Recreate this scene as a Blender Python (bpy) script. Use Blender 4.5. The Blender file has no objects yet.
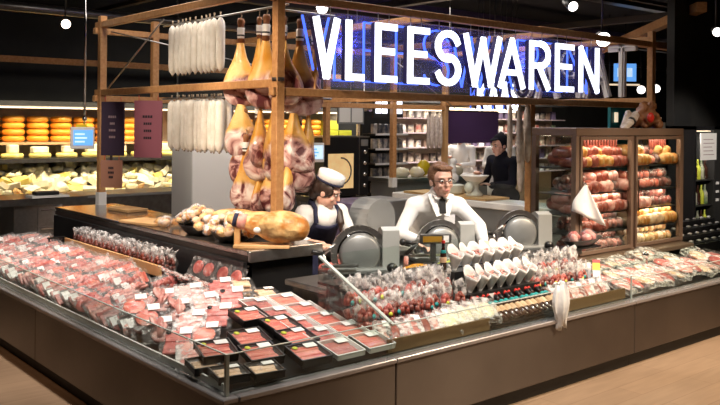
import bpy, bmesh, math, random
from mathutils import Vector, Matrix, Euler
random.seed(7)
C = bpy.context.scene.collection
PI = math.pi
V = Vector

# ------------------------------------------------------------------ camera
cam_d = bpy.data.cameras.new('camera'); cam = bpy.data.objects.new('camera', cam_d); C.objects.link(cam)
cam_d.sensor_width = 36; cam_d.lens = 825/720*36
cam_d.shift_y = -(202.5-123)/720
cam_d.clip_start = .05; cam_d.clip_end = 100
YAW = math.radians(49.7); ROLL = math.radians(.55)
FW = V((math.cos(YAW), math.sin(YAW), 0)); RT = V((math.sin(YAW), -math.cos(YAW), 0)); UP = V((0, 0, 1))
r2 = RT*math.cos(ROLL) + UP*math.sin(ROLL); u2 = -RT*math.sin(ROLL) + UP*math.cos(ROLL)
m = Matrix((r2, u2, -FW)).transposed().to_4x4(); m.translation = V((-2.028, -3.36, 1.8))
cam.matrix_world = m
bpy.context.scene.camera = cam

# ------------------------------------------------------------------ world and light
w = bpy.data.worlds.new('world'); bpy.context.scene.world = w; w.use_nodes = True
w.node_tree.nodes['Background'].inputs[0].default_value = (.5, .45, .42, 1)
w.node_tree.nodes['Background'].inputs[1].default_value = .05
vs = bpy.context.scene.view_settings
vs.view_transform = 'Standard'; vs.look = 'None'; vs.exposure = .0; vs.gamma = 1; vs.use_curve_mapping = False

WARM = (1, .80, .60); NEUT = (1, .90, .80)
def spot(loc, tgt, power, ang=60, col=NEUT, size=.08, blend=.6):  # serves ceiling track spots and the unseen ones added for brightness
    d = bpy.data.lights.new('track_or_added_spot', 'SPOT'); d.energy = power; d.spot_size = math.radians(ang); d.spot_blend = blend
    d.color = col; d.shadow_soft_size = size
    o = bpy.data.objects.new('track_or_added_spot', d); C.objects.link(o); o.location = loc
    o.rotation_euler = (V(tgt)-V(loc)).to_track_quat('-Z', 'Y').to_euler()
def area(loc, tgt, power, sx, sy, col=NEUT, spread=180):
    d = bpy.data.lights.new('area_lamp', 'AREA'); d.shape = 'RECTANGLE'; d.size = sx; d.size_y = sy; d.energy = power; d.color = col
    d.spread = math.radians(spread)
    o = bpy.data.objects.new('area_lamp', d); C.objects.link(o); o.location = loc
    o.rotation_euler = (V(tgt)-V(loc)).to_track_quat('-Z', 'Y').to_euler()
# ceiling track spots over the left leg of the counter
for y in (.5, 1.7, 2.9, 4.1):
    spot((.15, y-.5, 3.55), (.6, y, .6), 260, 50)
for x in (1.4, 2.4, 3.4, 4.6):
    spot((x-.5, -1.0, 3.55), (x, .3, .65), 215, 48)
spot((-.9, 1.3, 3.4), (1.75, 2.3, 1.6), 560, 40, WARM)       # hams
spot((-1.1, 2.9, 3.4), (1.7, 3.4, 1.9), 300, 36, (1, .86, .7))      # white sausages
spot((.6, -.3, 3.4), (1.5, 1.9, .95), 250, 34, WARM)         # carving ham
spot((1.2, -.6, 3.5), (2.1, 1.8, 1.0), 260, 34)            # staff
spot((2.2, -.8, 3.5), (2.8, 1.4, 1.1), 290, 36)
spot((4.2, -1.0, 3.5), (4.9, .9, 1.1), 60, 36, WARM)
area((3.2, 2.6, 3.6), (3.2, 2.6, 0), 60, 3, 1.2)              # service area
area((6.3, 4.3, 3.6), (6.3, 4.3, 0), 80, 2.5, 2.5)
area((1.5, 4.0, 3.7), (1.5, 4.0, 0), 40, .6, 2.5)
area((5.0, 9.3, 2.5), (5.0, 10.0, .9), 150, 7.5, .3, (1, .84, .6), 120)   # unseen area light on the cheese, before and above the shelf canopy
area((10.6, 7.7, 3.0), (10.6, 8.6, .8), 340, 5, .5)
for x, y, pw in ((4.55, -1.9, 420), (5.6, -2.2, 420), (6.6, -2.4, 420)): spot((x, y, 3.9), (x-1.3, -.75, 0), pw, 80, (1, .77, .53), .05)
spot((5.6, -1.6, 3.6), (7.5, 1.5, 1.4), 600, 26); area((7.42, 1.50, 1.72), (7.42, 1.6, 0), 4, .4, .08)  # both added to brighten the drinks fridge and its notice
spot((-.6, 3.2, 3.6), (1.6, 6.4, .7), 260, 34)  # added to brighten the steel drawers
spot((2.0, 3.6, 3.9), (2.65, 4.75, 1.3), 160, 34)  # added to brighten the pale tall cabinet
spot((4.6, -1.2, 3.5), (5.5, 1.1, 1.85), 60, 18, WARM)    # added to light the sausage bundle on the cabinet top
spot((-1.6, 2.8, 3.9), (-1.0, 3.0, 0), 110, 75, (1, .62, .38))
for x in (2.4, 3.6, 4.8, 5.8): spot((x, 2.06, 2.4), (x+1.0, 4.5, 4.3), 26, 120, (.12, .16, 1), .1, 1)  # unseen blue spots added behind the letters for the sign's glow

# ------------------------------------------------------------------ materials
def mat(name, col, rough=.5, metal=0, var=None, scale=8, bump=0, bscale=40, rnd=0, coat=0, spec=.5, emit=None, estr=1, detail=4, stretch=None, lo=.35, hi=.65):
    """principled with optional noise colour variation (var = second colour), bump, per-object random brightness"""
    M = bpy.data.materials.new(name); M.use_nodes = True; nt = M.node_tree; N = nt.nodes; L = nt.links
    b = N['Principled BSDF']; b.inputs['Roughness'].default_value = rough; b.inputs['Metallic'].default_value = metal
    b.inputs['Coat Weight'].default_value = coat; b.inputs['Specular IOR Level'].default_value = spec
    tc = N.new('ShaderNodeTexCoord'); vec = tc.outputs['Object']
    if stretch:
        mp = N.new('ShaderNodeMapping'); mp.inputs['Scale'].default_value = stretch; L.new(vec, mp.inputs[0]); vec = mp.outputs[0]
    oi = None
    if rnd:
        oi = N.new('ShaderNodeObjectInfo')
        va = N.new('ShaderNodeVectorMath'); va.operation = 'SCALE'; va.inputs[0].default_value = (7, 5, 9)
        L.new(oi.outputs['Random'], va.inputs['Scale'])
        ad = N.new('ShaderNodeVectorMath'); L.new(vec, ad.inputs[0]); L.new(va.outputs[0], ad.inputs[1]); vec = ad.outputs[0]
    col4 = (*col, 1); b.inputs['Base Color'].default_value = col4
    out = None
    if var is not None:
        n = N.new('ShaderNodeTexNoise'); n.inputs['Scale'].default_value = scale; n.inputs['Detail'].default_value = detail; L.new(vec, n.inputs['Vector'])
        r = N.new('ShaderNodeValToRGB'); e = r.color_ramp.elements
        e[0].position = lo; e[1].position = hi; e[0].color = col4; e[1].color = (*var, 1)
        L.new(n.outputs['Fac'], r.inputs[0]); out = r.outputs[0]
    if rnd:
        h = N.new('ShaderNodeHueSaturation')
        mr = N.new('ShaderNodeMapRange'); mr.inputs['To Min'].default_value = 1-rnd; mr.inputs['To Max'].default_value = 1+rnd
        L.new(oi.outputs['Random'], mr.inputs[0]); L.new(mr.outputs[0], h.inputs['Value'])
        if out: L.new(out, h.inputs['Color'])
        else: h.inputs['Color'].default_value = col4
        out = h.outputs[0]
    if out: L.new(out, b.inputs['Base Color'])
    if bump:
        n2 = N.new('ShaderNodeTexNoise'); n2.inputs['Scale'].default_value = bscale; L.new(vec, n2.inputs['Vector'])
        bp = N.new('ShaderNodeBump'); bp.inputs['Strength'].default_value = bump; bp.inputs['Distance'].default_value = .02
        L.new(n2.outputs['Fac'], bp.inputs['Height']); L.new(bp.outputs[0], b.inputs['Normal'])
    if emit:
        b.inputs['Emission Color'].default_value = (*emit, 1); b.inputs['Emission Strength'].default_value = estr
    return M
def film(name, tint=(1, 1, 1), op=.3, rough=.12, scale=18, lo=.35, hi=.7):
    """clear wrinkled plastic: transparent mixed with a glossy white by noise"""
    M = bpy.data.materials.new(name); M.use_nodes = True; nt = M.node_tree; N = nt.nodes; L = nt.links
    b = N['Principled BSDF']; b.inputs['Base Color'].default_value = (*tint, 1); b.inputs['Roughness'].default_value = rough
    t = N.new('ShaderNodeBsdfTransparent'); mx = N.new('ShaderNodeMixShader')
    tc = N.new('ShaderNodeTexCoord'); n = N.new('ShaderNodeTexNoise'); n.inputs['Scale'].default_value = scale; n.inputs['Detail'].default_value = 3
    oi = N.new('ShaderNodeObjectInfo'); ad = N.new('ShaderNodeVectorMath'); L.new(tc.outputs['Object'], ad.inputs[0]); L.new(oi.outputs['Location'], ad.inputs[1])
    L.new(ad.outputs[0], n.inputs['Vector'])
    r = N.new('ShaderNodeMapRange'); r.inputs[1].default_value = lo; r.inputs[2].default_value = hi; r.inputs[3].default_value = .03; r.inputs[4].default_value = op*2  # white patches by noise, painted as highlights on the plastic
    L.new(n.outputs['Fac'], r.inputs[0]); L.new(r.outputs[0], mx.inputs[0])
    bp = N.new('ShaderNodeBump'); bp.inputs['Strength'].default_value = .7; bp.inputs['Distance'].default_value = .02; L.new(n.outputs['Fac'], bp.inputs['Height']); L.new(bp.outputs[0], b.inputs['Normal'])
    L.new(t.outputs[0], mx.inputs[1]); L.new(b.outputs[0], mx.inputs[2]); L.new(mx.outputs[0], N['Material Output'].inputs[0])
    return M
def glassm(name, tint=(.93, .97, .95), fac=.09):
    M = bpy.data.materials.new(name); M.use_nodes = True; nt = M.node_tree; N = nt.nodes; L = nt.links
    t = N.new('ShaderNodeBsdfTransparent'); t.inputs[0].default_value = (*tint, 1)
    g = N.new('ShaderNodeBsdfGlossy'); g.inputs['Roughness'].default_value = .03
    lw = N.new('ShaderNodeLayerWeight'); lw.inputs[0].default_value = .22
    mt = N.new('ShaderNodeMath'); mt.operation = 'MULTIPLY'; mt.inputs[1].default_value = .30; L.new(lw.outputs['Facing'], mt.inputs[0])
    mx = N.new('ShaderNodeMixShader'); L.new(mt.outputs[0], mx.inputs[0]); L.new(t.outputs[0], mx.inputs[1]); L.new(g.outputs[0], mx.inputs[2])
    L.new(mx.outputs[0], N['Material Output'].inputs[0]); return M
def emis(name, col, s):
    return mat(name, col, .5, emit=col, estr=s)
M = {}
M['floor'] = None
M['dark'] = mat('dark_paint', (.012, .012, .012), .7, var=(.022, .021, .019), scale=3)
M['wall'] = mat('wall_paint', (.022, .023, .02), .8, var=(.032, .032, .028), scale=2)
M['ceil'] = mat('ceiling_paint', (.008, .009, .014), .9, var=(.014, .015, .02), scale=2)
M['brown'] = mat('brown_steel', (.135, .112, .097), .34, .85, var=(.165, .138, .12), scale=2)
_n = M['brown'].node_tree; _b = _n.nodes['Principled BSDF']; _b.inputs['Anisotropic'].default_value = .93; _b.inputs['Anisotropic Rotation'].default_value = .25
_t = _n.nodes.new('ShaderNodeTangent'); _t.direction_type = 'RADIAL'; _t.axis = 'Z'; _n.links.new(_t.outputs[0], _b.inputs['Tangent'])
M['ledge'] = mat('polished_ledge', (.42, .40, .41), .2, .6, var=(.47, .45, .46), scale=6)
M['brown_dark'] = mat('dark_brown_panel', (.04, .03, .026), .5, .3, var=(.05, .036, .03), scale=2)
M['cab'] = mat('cabinet_brown', (.19, .125, .09), .4, .2, var=(.21, .14, .10), scale=3)
M['kick'] = mat('kick_black', (.01, .009, .008), .6)
M['steel'] = mat('brushed_steel', (.42, .41, .40), .28, .95, var=(.5, .49, .48), scale=30, stretch=(1, 30, 1))
M['steel_d'] = mat('dark_steel', (.13, .125, .12), .3, .8, var=(.17, .165, .16), scale=14)
M['steel_g'] = mat('grey_enamel', (.27, .28, .28), .35, .4, var=(.31, .32, .32), scale=4)
M['steel_p'] = mat('pale_enamel', (.50, .51, .49), .35, .2)
M['chrome'] = mat('chrome', (.75, .75, .75), .12, 1)
M['table'] = mat('table_top_steel', (.36, .32, .29), .20, .95, var=(.42, .38, .35), scale=5)
M['black'] = mat('black_plastic', (.012, .012, .013), .35, rnd=.1)
M['wood'] = mat('pine_wood', (.42, .20, .075), .5, var=(.52, .28, .115), scale=5, stretch=(6, 6, 6))
M['wood_l'] = mat('light_wood', (.60, .34, .14), .5, var=(.70, .43, .2), scale=6)
M['glass'] = glassm('clear_glass')
M['glass_edge'] = mat('glass_edge', (.55, .62, .58), .15)
M['film'] = film('clear_film', (.97, .93, .92), .17, scale=26, lo=.54, hi=.75)
M['film_c'] = film('tight_clear_film', (.97, .93, .92), .06, scale=30, lo=.55, hi=.75)
M['film_w'] = film('cloudy_film', (.95, .92, .91), .42, .4, scale=24, lo=.42, hi=.72)
M['meat'] = mat('red_meat', (.36, .042, .036), .4, var=(.58, .18, .15), scale=22, rnd=.3, coat=.3)
M['meat_p'] = mat('pink_meat', (.56, .18, .155), .4, var=(.74, .42, .36), scale=20, rnd=.25, coat=.3)
M['meat_o'] = mat('orange_red_meat', (.60, .085, .055), .4, var=(.70, .25, .17), scale=30, rnd=.15, coat=.3, stretch=(.3, 1.6, 1))
M['meat_t'] = mat('tan_cold_cut', (.62, .38, .22), .45, var=(.75, .55, .38), scale=20, rnd=.15, coat=.3)
M['meat_d'] = mat('dark_dried_meat', (.10, .022, .018), .4, var=(.26, .07, .05), scale=24, rnd=.3, coat=.3)
M['label'] = mat('white_label', (.85, .84, .82), .5)
M['green'] = mat('green_sticker', (.35, .55, .06), .5)
M['teal'] = mat('teal_sticker', (.02, .33, .33), .5)
M['ygreen'] = mat('yellow_green_sticker', (.55, .6, .05), .5)
M['white'] = mat('white_cloth', (.80, .79, .77), .8, var=(.86, .85, .84), scale=6, bump=.2, bscale=14)
M['paper'] = mat('white_paper', (.86, .85, .83), .7, var=(.8, .79, .77), scale=8)
M['navy'] = mat('navy_cloth', (.012, .014, .045), .8, var=(.02, .022, .06), scale=8, bump=.2, bscale=20)
M['blackcloth'] = mat('black_cloth', (.004, .0045, .009), .95, spec=.2, var=(.007, .007, .014), scale=6)
M['skin'] = mat('skin', (.66, .36, .27), .5, var=(.72, .44, .35), scale=8)
M['lips'] = mat('lips', (.45, .16, .14), .5)
M['eyew'] = mat('eye_white', (.7, .68, .66), .3)
M['hair_d'] = mat('dark_brown_hair', (.022, .012, .009), .45, var=(.045, .025, .018), scale=40, stretch=(1, 1, .15))
M['hair_b'] = mat('brown_hair', (.13, .055, .025), .6, var=(.22, .11, .055), scale=60, bump=.5, bscale=70)
M['saus_w'] = mat('white_mould_casing', (.74, .69, .60), .8, var=(.84, .80, .72), scale=14, bump=.25, bscale=60, rnd=.06)
M['saus_g'] = mat('pale_casing', (.50, .41, .34), .7, var=(.70, .62, .55), scale=16, bump=.3, bscale=40, rnd=.1)
M['salami'] = mat('dark_red_salami', (.20, .03, .022), .4, var=(.36, .09, .06), scale=30, rnd=.2, coat=.3)
M['hoof'] = mat('ham_shank', (.17, .06, .022), .55, var=(.34, .14, .05), scale=14, bump=.4, bscale=20)
M['rind'] = mat('golden_ham_rind', (.46, .17, .028), .42, var=(.80, .54, .24), scale=11, bump=.8, bscale=18, coat=.3, lo=.38, hi=.64)
M['cord'] = mat('cord', (.35, .27, .18), .8)
M['cheese_o'] = mat('orange_cheese_wax', (.80, .31, .02), .35, var=(.84, .40, .05), scale=5, rnd=.06)
M['cheese_y'] = mat('yellow_cheese', (.85, .66, .14), .5, var=(.87, .74, .30), scale=10, rnd=.1)
M['cheese_p'] = mat('pale_cheese', (.84, .76, .48), .5, var=(.88, .83, .66), scale=10, rnd=.12)
M['shelf_w'] = mat('pale_shelf', (.62, .52, .36), .6)
M['shelf_board'] = mat('shelf_board_wood', (.55, .33, .16), .5)
M['sign_w'] = emis('sign_white_light', (.84, .88, 1), 2.2)
M['sign_b'] = emis('sign_blue_light', (.07, .16, .9), 1.6)
M['sign_p'] = mat('sign_box_violet', (.03, .025, .12), .5, .3)
M['sign_off'] = mat('unlit_letter_metal', (.72, .71, .72), .4, .1)
M['lamp'] = emis('lamp_lens', (1, .93, .85), 14)
M['lampw'] = emis('lamp_lens_warm', (1, .80, .62), 10)
M['lamp_s'] = emis('lamp_lens_far', (1, .92, .85), 4)
M['lamp_strip'] = emis('lit_strip', (.9, .72, .5), .9)
M['screen'] = emis('blue_screen', (.12, .36, .85), 1.0)
M['screen_l'] = emis('pale_screen', (.55, .75, .95), .9)
M['oven_glow'] = None
M['purple'] = mat('purple_banner', (.075, .035, .115), .6, var=(.085, .04, .13), scale=2)
M['mauve'] = mat('mauve_board', (.30, .09, .13), .6)
M['darkboard'] = mat('dark_violet_board', (.035, .018, .04), .6)
M['tanboard'] = mat('pink_brown_board', (.42, .20, .13), .6)
M['ink'] = mat('dark_ink', (.02, .01, .02), .7)
M['ink_l'] = mat('pale_ink', (.35, .24, .25), .7)
M['lilac'] = mat('lilac_cabinet', (.12, .09, .15), .4)
M['red'] = mat('red_cap', (.60, .03, .02), .4)
M['bottle'] = mat('dark_bottle_glass', (.045, .018, .012), .12, coat=.4)
M['yellow'] = mat('yellow_plastic', (.82, .62, .02), .4)
M['tealp'] = mat('teal_panel', (.02, .22, .26), .5)
M['brass'] = mat('brass_plate', (.55, .30, .04), .35, .6); M['stop'] = mat('brown_stop_board', (.20, .12, .05), .4, .3)
M['blue'] = mat('dark_pack', (.06, .065, .09), .4, rnd=.6, var=(.45, .4, .35), scale=9)
M['mix'] = mat('mixed_pack', (.62, .52, .38), .5, var=(.10, .09, .11), scale=14, rnd=.6)
M['green_d'] = mat('green_pack', (.10, .17, .06), .5, var=(.4, .38, .3), scale=12, rnd=.4); M['red_d'] = mat('red_pack', (.28, .04, .03), .5, var=(.5, .4, .3), scale=12, rnd=.4)
M['porc'] = mat('white_porcelain', (.80, .80, .78), .25)
M['slats'] = mat('pale_wall_fitting', (.40, .32, .34), .7)
def floor_mat():
    Mt = bpy.data.materials.new('floor_planks'); Mt.use_nodes = True; nt = Mt.node_tree; N = nt.nodes; L = nt.links; b = N['Principled BSDF']
    tc = N.new('ShaderNodeTexCoord'); br = N.new('ShaderNodeTexBrick'); br.inputs['Scale'].default_value = 1
    br.inputs['Brick Width'].default_value = 1.2; br.inputs['Row Height'].default_value = .19; br.inputs['Mortar Size'].default_value = .003
    br.inputs['Color1'].default_value = (.36, .245, .16, 1); br.inputs['Color2'].default_value = (.33, .225, .148, 1); br.inputs['Mortar'].default_value = (.26, .17, .11, 1)
    L.new(tc.outputs['Object'], br.inputs['Vector'])
    n = N.new('ShaderNodeTexNoise'); mp = N.new('ShaderNodeMapping'); mp.inputs['Scale'].default_value = (1.2, 9, 1); L.new(tc.outputs['Object'], mp.inputs[0]); L.new(mp.outputs[0], n.inputs['Vector'])
    n.inputs['Scale'].default_value = 2.5; n.inputs['Detail'].default_value = 6
    mr = N.new('ShaderNodeMapRange'); mr.inputs[3].default_value = .78; mr.inputs[4].default_value = 1.22; L.new(n.outputs['Fac'], mr.inputs[0])
    h = N.new('ShaderNodeHueSaturation'); L.new(br.outputs['Color'], h.inputs['Color']); L.new(mr.outputs[0], h.inputs['Value']); L.new(h.outputs[0], b.inputs['Base Color'])
    b.inputs['Roughness'].default_value = .38; return Mt
M['floor'] = floor_mat()
def ham_mat():
    """cured ham: golden fat towards the shank, pale mottled cut face with dark red lean patches"""
    Mt = bpy.data.materials.new('cured_ham'); Mt.use_nodes = True; nt = Mt.node_tree; N = nt.nodes; L = nt.links; b = N['Principled BSDF']
    tc = N.new('ShaderNodeTexCoord'); oi = N.new('ShaderNodeObjectInfo'); ad = N.new('ShaderNodeVectorMath')
    L.new(tc.outputs['Object'], ad.inputs[0]); L.new(oi.outputs['Location'], ad.inputs[1])
    n = N.new('ShaderNodeTexNoise'); n.inputs['Scale'].default_value = 7; n.inputs['Detail'].default_value = 5; n.inputs['Distortion'].default_value = 1.2; L.new(ad.outputs[0], n.inputs['Vector'])
    r = N.new('ShaderNodeValToRGB'); e = r.color_ramp.elements
    e[0].position = .40; e[0].color = (.11, .022, .024, 1); e[1].position = .64; e[1].color = (.84, .74, .68, 1)
    x = e.new(.49); x.color = (.50, .27, .24, 1); L.new(n.outputs['Fac'], r.inputs[0])
    s = N.new('ShaderNodeSeparateXYZ'); L.new(tc.outputs['Object'], s.inputs[0])
    # fat mask: high z (towards the shank) and the sides
    n2 = N.new('ShaderNodeTexNoise'); n2.inputs['Scale'].default_value = 5; L.new(ad.outputs[0], n2.inputs['Vector'])
    a1 = N.new('ShaderNodeMath'); a1.operation = 'MULTIPLY_ADD'; a1.inputs[1].default_value = .30; L.new(n2.outputs['Fac'], a1.inputs[0]); L.new(s.outputs['Z'], a1.inputs[2])
    a2 = N.new('ShaderNodeMath'); a2.operation = 'MULTIPLY_ADD'; a2.inputs[1].default_value = 1.3; L.new(s.outputs['Y'], a2.inputs[0]); L.new(a1.outputs[0], a2.inputs[2])
    mr = N.new('ShaderNodeMapRange'); mr.inputs[1].default_value = -.10; mr.inputs[2].default_value = -.04; L.new(a2.outputs[0], mr.inputs[0])
    fat = N.new('ShaderNodeValToRGB'); f = fat.color_ramp.elements; f[0].color = (.62, .28, .025, 1); f[1].color = (.80, .50, .16, 1); f[0].position = .38; f[1].position = .7; L.new(n2.outputs['Fac'], fat.inputs[0])
    mx = N.new('ShaderNodeMix'); mx.data_type = 'RGBA'; L.new(mr.outputs[0], mx.inputs[0]); L.new(r.outputs[0], mx.inputs[6]); L.new(fat.outputs[0], mx.inputs[7])
    L.new(mx.outputs[2], b.inputs['Base Color']); b.inputs['Roughness'].default_value = .42; b.inputs['Coat Weight'].default_value = .2
    bp = N.new('ShaderNodeBump'); bp.inputs['Strength'].default_value = .5; bp.inputs['Distance'].default_value = .03; L.new(n.outputs['Fac'], bp.inputs['Height']); L.new(bp.outputs[0], b.inputs['Normal'])
    return Mt
M['ham'] = ham_mat()
def haze_mat():
    Mt = bpy.data.materials.new('painted_glow_haze'); Mt.use_nodes = True; N = Mt.node_tree.nodes; L = Mt.node_tree.links  # see-through violet tint imitating the glow around the lit letters
    t = N.new('ShaderNodeBsdfTransparent'); b = N['Principled BSDF']; b.inputs['Base Color'].default_value = (.5, .45, .75, 1); b.inputs['Roughness'].default_value = .35
    mx = N.new('ShaderNodeMixShader'); mx.inputs[0].default_value = .16; L.new(t.outputs[0], mx.inputs[1]); L.new(b.outputs[0], mx.inputs[2]); L.new(mx.outputs[0], N['Material Output'].inputs[0]); return Mt
M['haze'] = haze_mat()
M['oven_glow'] = mat('oven_lit_glass', (.5, .36, .17), .2, emit=(.95, .62, .27), estr=.55, var=(.75, .55, .3), scale=6)

# ------------------------------------------------------------------ mesh helpers
class MB:
    def __init__(s): s.bm = bmesh.new()
    def _post(s, geom, mi, smooth):
        for v in geom:
            for f in v.link_faces: f.material_index = mi; f.smooth = smooth
        return s
    def box(s, x0, x1, y0, y1, z0, z1, mi=0, mat=None):
        M4 = Matrix.Translation(((x0+x1)/2, (y0+y1)/2, (z0+z1)/2)) @ Matrix.Diagonal((abs(x1-x0), abs(y1-y0), abs(z1-z0), 1))
        if mat is not None: M4 = mat @ M4
        return s._post(bmesh.ops.create_cube(s.bm, size=1, matrix=M4)['verts'], mi, False)
    def bar(s, p, q, w, h=None, mi=0, up=(0, 0, 1)):
        """rectangular bar from p to q"""
        p, q = V(p), V(q); h = h or w; d = q-p; z = d.normalized(); u = V(up)
        if abs(z.dot(u)) > .98: u = V((1, 0, 0))
        x = u.cross(z).normalized(); y = z.cross(x)
        R = Matrix((x, y, z)).transposed().to_4x4(); R.translation = (p+q)/2
        return s._post(bmesh.ops.create_cube(s.bm, size=1, matrix=R @ Matrix.Diagonal((w, h, d.length, 1)))['verts'], mi, False)
    def cyl(s, p, q, r0, r1=None, seg=12, mi=0, caps=True):
        p, q = V(p), V(q); d = q-p; r1 = r0 if r1 is None else r1
        R = d.to_track_quat('Z', 'Y').to_matrix().to_4x4(); R.translation = (p+q)/2
        return s._post(bmesh.ops.create_cone(s.bm, cap_ends=caps, segments=seg, radius1=r0, radius2=r1, depth=d.length, matrix=R)['verts'], mi, True)
    def ball(s, c, r, seg=12, mi=0, rot=None):
        r = (r, r, r) if not hasattr(r, '__len__') else r
        m4 = Matrix.Translation(c) @ (rot.to_4x4() if rot is not None else Matrix()) @ Matrix.Diagonal((*r, 1))
        return s._post(bmesh.ops.create_uvsphere(s.bm, u_segments=seg, v_segments=max(6, seg*2//3), radius=1, matrix=m4)['verts'], mi, True)
    def lathe(s, prof, seg=14, c=(0, 0, 0), mi=0, sx=1, sy=1, mat=None):
        rings = []
        for r, z in prof:
            rings.append([s.bm.verts.new((c[0]+sx*r*math.cos(2*PI*k/seg), c[1]+sy*r*math.sin(2*PI*k/seg), c[2]+z)) for k in range(seg)])
        for a, b in zip(rings, rings[1:]):
            for k in range(seg):
                f = s.bm.faces.new((a[k], a[(k+1) % seg], b[(k+1) % seg], b[k])); f.smooth = True; f.material_index = mi
        for rg, fl in ((rings[0], True), (rings[-1], False)):
            f = s.bm.faces.new(rg[::-1] if fl else rg); f.material_index = mi
        if mat is not None: bmesh.ops.transform(s.bm, matrix=mat, verts=[v for rg in rings for v in rg])
        return s
    def tube(s, pts, r, seg=8, mi=0):
        for a, b in zip(pts, pts[1:]):
            s.cyl(a, b, r, r, seg, mi); 
        for p in pts[1:-1]: s.ball(p, r, 8, mi)
        return s
    def prism(s, poly, axis, a, b, mi=0):
        """extrude polygon of 2D points along axis ('x','y','z') between a and b"""
        def P(u, v, t): return {'x': (t, u, v), 'y': (u, t, v), 'z': (u, v, t)}[axis]
        A = [s.bm.verts.new(P(u, v, a)) for u, v in poly]; B = [s.bm.verts.new(P(u, v, b)) for u, v in poly]
        n = len(poly); fs = [s.bm.faces.new(A[::-1]), s.bm.faces.new(B)]
        for k in range(n): fs.append(s.bm.faces.new((A[k], A[(k+1) % n], B[(k+1) % n], B[k])))
        for f in fs: f.material_index = mi
        return s
    def grid(s, fn, nu, nv, thick=0, mi=0):
        """sheet from fn(u,v) in 0..1; thick gives it a real back"""
        def sheet(off):
            return [[s.bm.verts.new(fn(i/nu, j/nv, off)) for j in range(nv+1)] for i in range(nu+1)]
        A = sheet(0); B = sheet(thick) if thick else None
        for G, fl in ((A, 0), (B, 1)):
            if not G: continue
            for i in range(nu):
                for j in range(nv):
                    q = (G[i][j], G[i+1][j], G[i+1][j+1], G[i][j+1]); f = s.bm.faces.new(q[::-1] if fl else q); f.smooth = True; f.material_index = mi
        if B:
            bd = [(i, 0) for i in range(nu)] + [(nu, j) for j in range(nv)] + [(i, nv) for i in range(nu, 0, -1)] + [(0, j) for j in range(nv, 0, -1)]
            for k in range(len(bd)):
                i, j = bd[k]; i2, j2 = bd[(k+1) % len(bd)]
                s.bm.faces.new((A[i][j], A[i2][j2], B[i2][j2], B[i][j])).material_index = mi
        return s
    def jit(s, a, seed=0):
        rr = random.Random(seed)
        for v in s.bm.verts: v.co += V((rr.uniform(-a, a), rr.uniform(-a, a), rr.uniform(-a, a)))
        return s
    def bevel(s, w, seg=2):
        bmesh.ops.bevel(s.bm, geom=[e for e in s.bm.edges if len(e.link_faces) == 2 and e.calc_face_angle(0) > .6], offset=w, segments=seg, affect='EDGES', profile=.5); return s
    def mesh(s, name, mats):
        bmesh.ops.recalc_face_normals(s.bm, faces=s.bm.faces)
        me = bpy.data.meshes.new(name); s.bm.to_mesh(me); s.bm.free()
        for k in (mats if isinstance(mats, (list, tuple)) else [mats]): me.materials.append(M[k] if isinstance(k, str) else k)
        return me
    def build(s, name, mats, parent=None):
        o = bpy.data.objects.new(name, s.mesh(name, mats)); C.objects.link(o)
        if parent: o.parent = parent
        return o
def tag(o, label, cat, group=None):
    o['label'] = label; o['category'] = cat
    if group: o['group'] = group
    return o
def thing(name, label, cat, loc=(0, 0, 0), rot=(0, 0, 0), group=None):
    o = bpy.data.objects.new(name, None); o.empty_display_size = .05; C.objects.link(o); o.location = loc; o.rotation_euler = rot
    return tag(o, label, cat, group)
def struct(name, mb, mats):
    o = mb.build(name, mats); o['kind'] = 'structure'; return o
def dup(root, loc, rot=None, label=None, group=None, scale=None):
    r = root.copy(); C.objects.link(r); r.location = loc
    if rot is not None: r.rotation_euler = rot
    if scale is not None: r.scale = scale if hasattr(scale, '__len__') else (scale,)*3
    if label: r['label'] = label
    if group: r['group'] = group
    for ch in list(root.children):
        c = ch.copy(); C.objects.link(c); c.parent = r
        for g in ch.children:
            d = g.copy(); C.objects.link(d); d.parent = c
    return r
class Maker:
    """the first call hands out the prototype itself, later calls copy it"""
    def __init__(s, proto): s.p = proto; s.used = False
    def __call__(s, loc, rot=(0, 0, 0), label=None, group=None, scale=None):
        if s.used: return dup(s.p, loc, rot, label, group, scale)
        s.used = True; o = s.p; o.location = loc; o.rotation_euler = rot
        if scale is not None: o.scale = scale if hasattr(scale, '__len__') else (scale,)*3
        if label: o['label'] = label
        if group: o['group'] = group
        return o
ORD = ['first', 'second', 'third', 'fourth', 'fifth', 'sixth', 'seventh', 'eighth', 'ninth', 'tenth', 'eleventh', 'twelfth', 'thirteenth', 'fourteenth', 'fifteenth', 'sixteenth', 'seventeenth', 'eighteenth', 'nineteenth', 'twentieth']
TENS = {2: 'twenty', 3: 'thirty', 4: 'forty', 5: 'fifty', 6: 'sixty', 7: 'seventy', 8: 'eighty', 9: 'ninety'}
TENTH = {2: 'twentieth', 3: 'thirtieth', 4: 'fortieth', 5: 'fiftieth', 6: 'sixtieth', 7: 'seventieth', 8: 'eightieth', 9: 'ninetieth'}
def nth(i):
    if i < 20: return ORD[i]
    n = i+1
    return TENTH[n//10] if n % 10 == 0 else TENS[n//10] + '-' + ORD[n % 10 - 1]

# ------------------------------------------------------------------ the room
struct('floor', MB().box(-6, 26, -7, 13, -.05, 0), 'floor')
struct('wall_back', MB().box(-6, 26, 11.2, 11.4, 0, 4.3), 'wall')
struct('wall_left', MB().box(-6.2, -6, -7, 11.4, 0, 4.3), 'wall')
struct('wall_far', MB().box(26, 26.2, -7, 11.4, 0, 4.3), 'dark')
struct('wall_front', MB().box(-6.2, 26.2, -7.2, -7, 0, 4.3), 'wall')
struct('ceiling', MB().box(-6, 26, -7, 11.4, 4.3, 4.4), 'ceil')
b = MB().box(7.42, 9.6, 1.85, 1.95, 0, 4.3)
struct('wall_right', b, 'dark')
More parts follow.
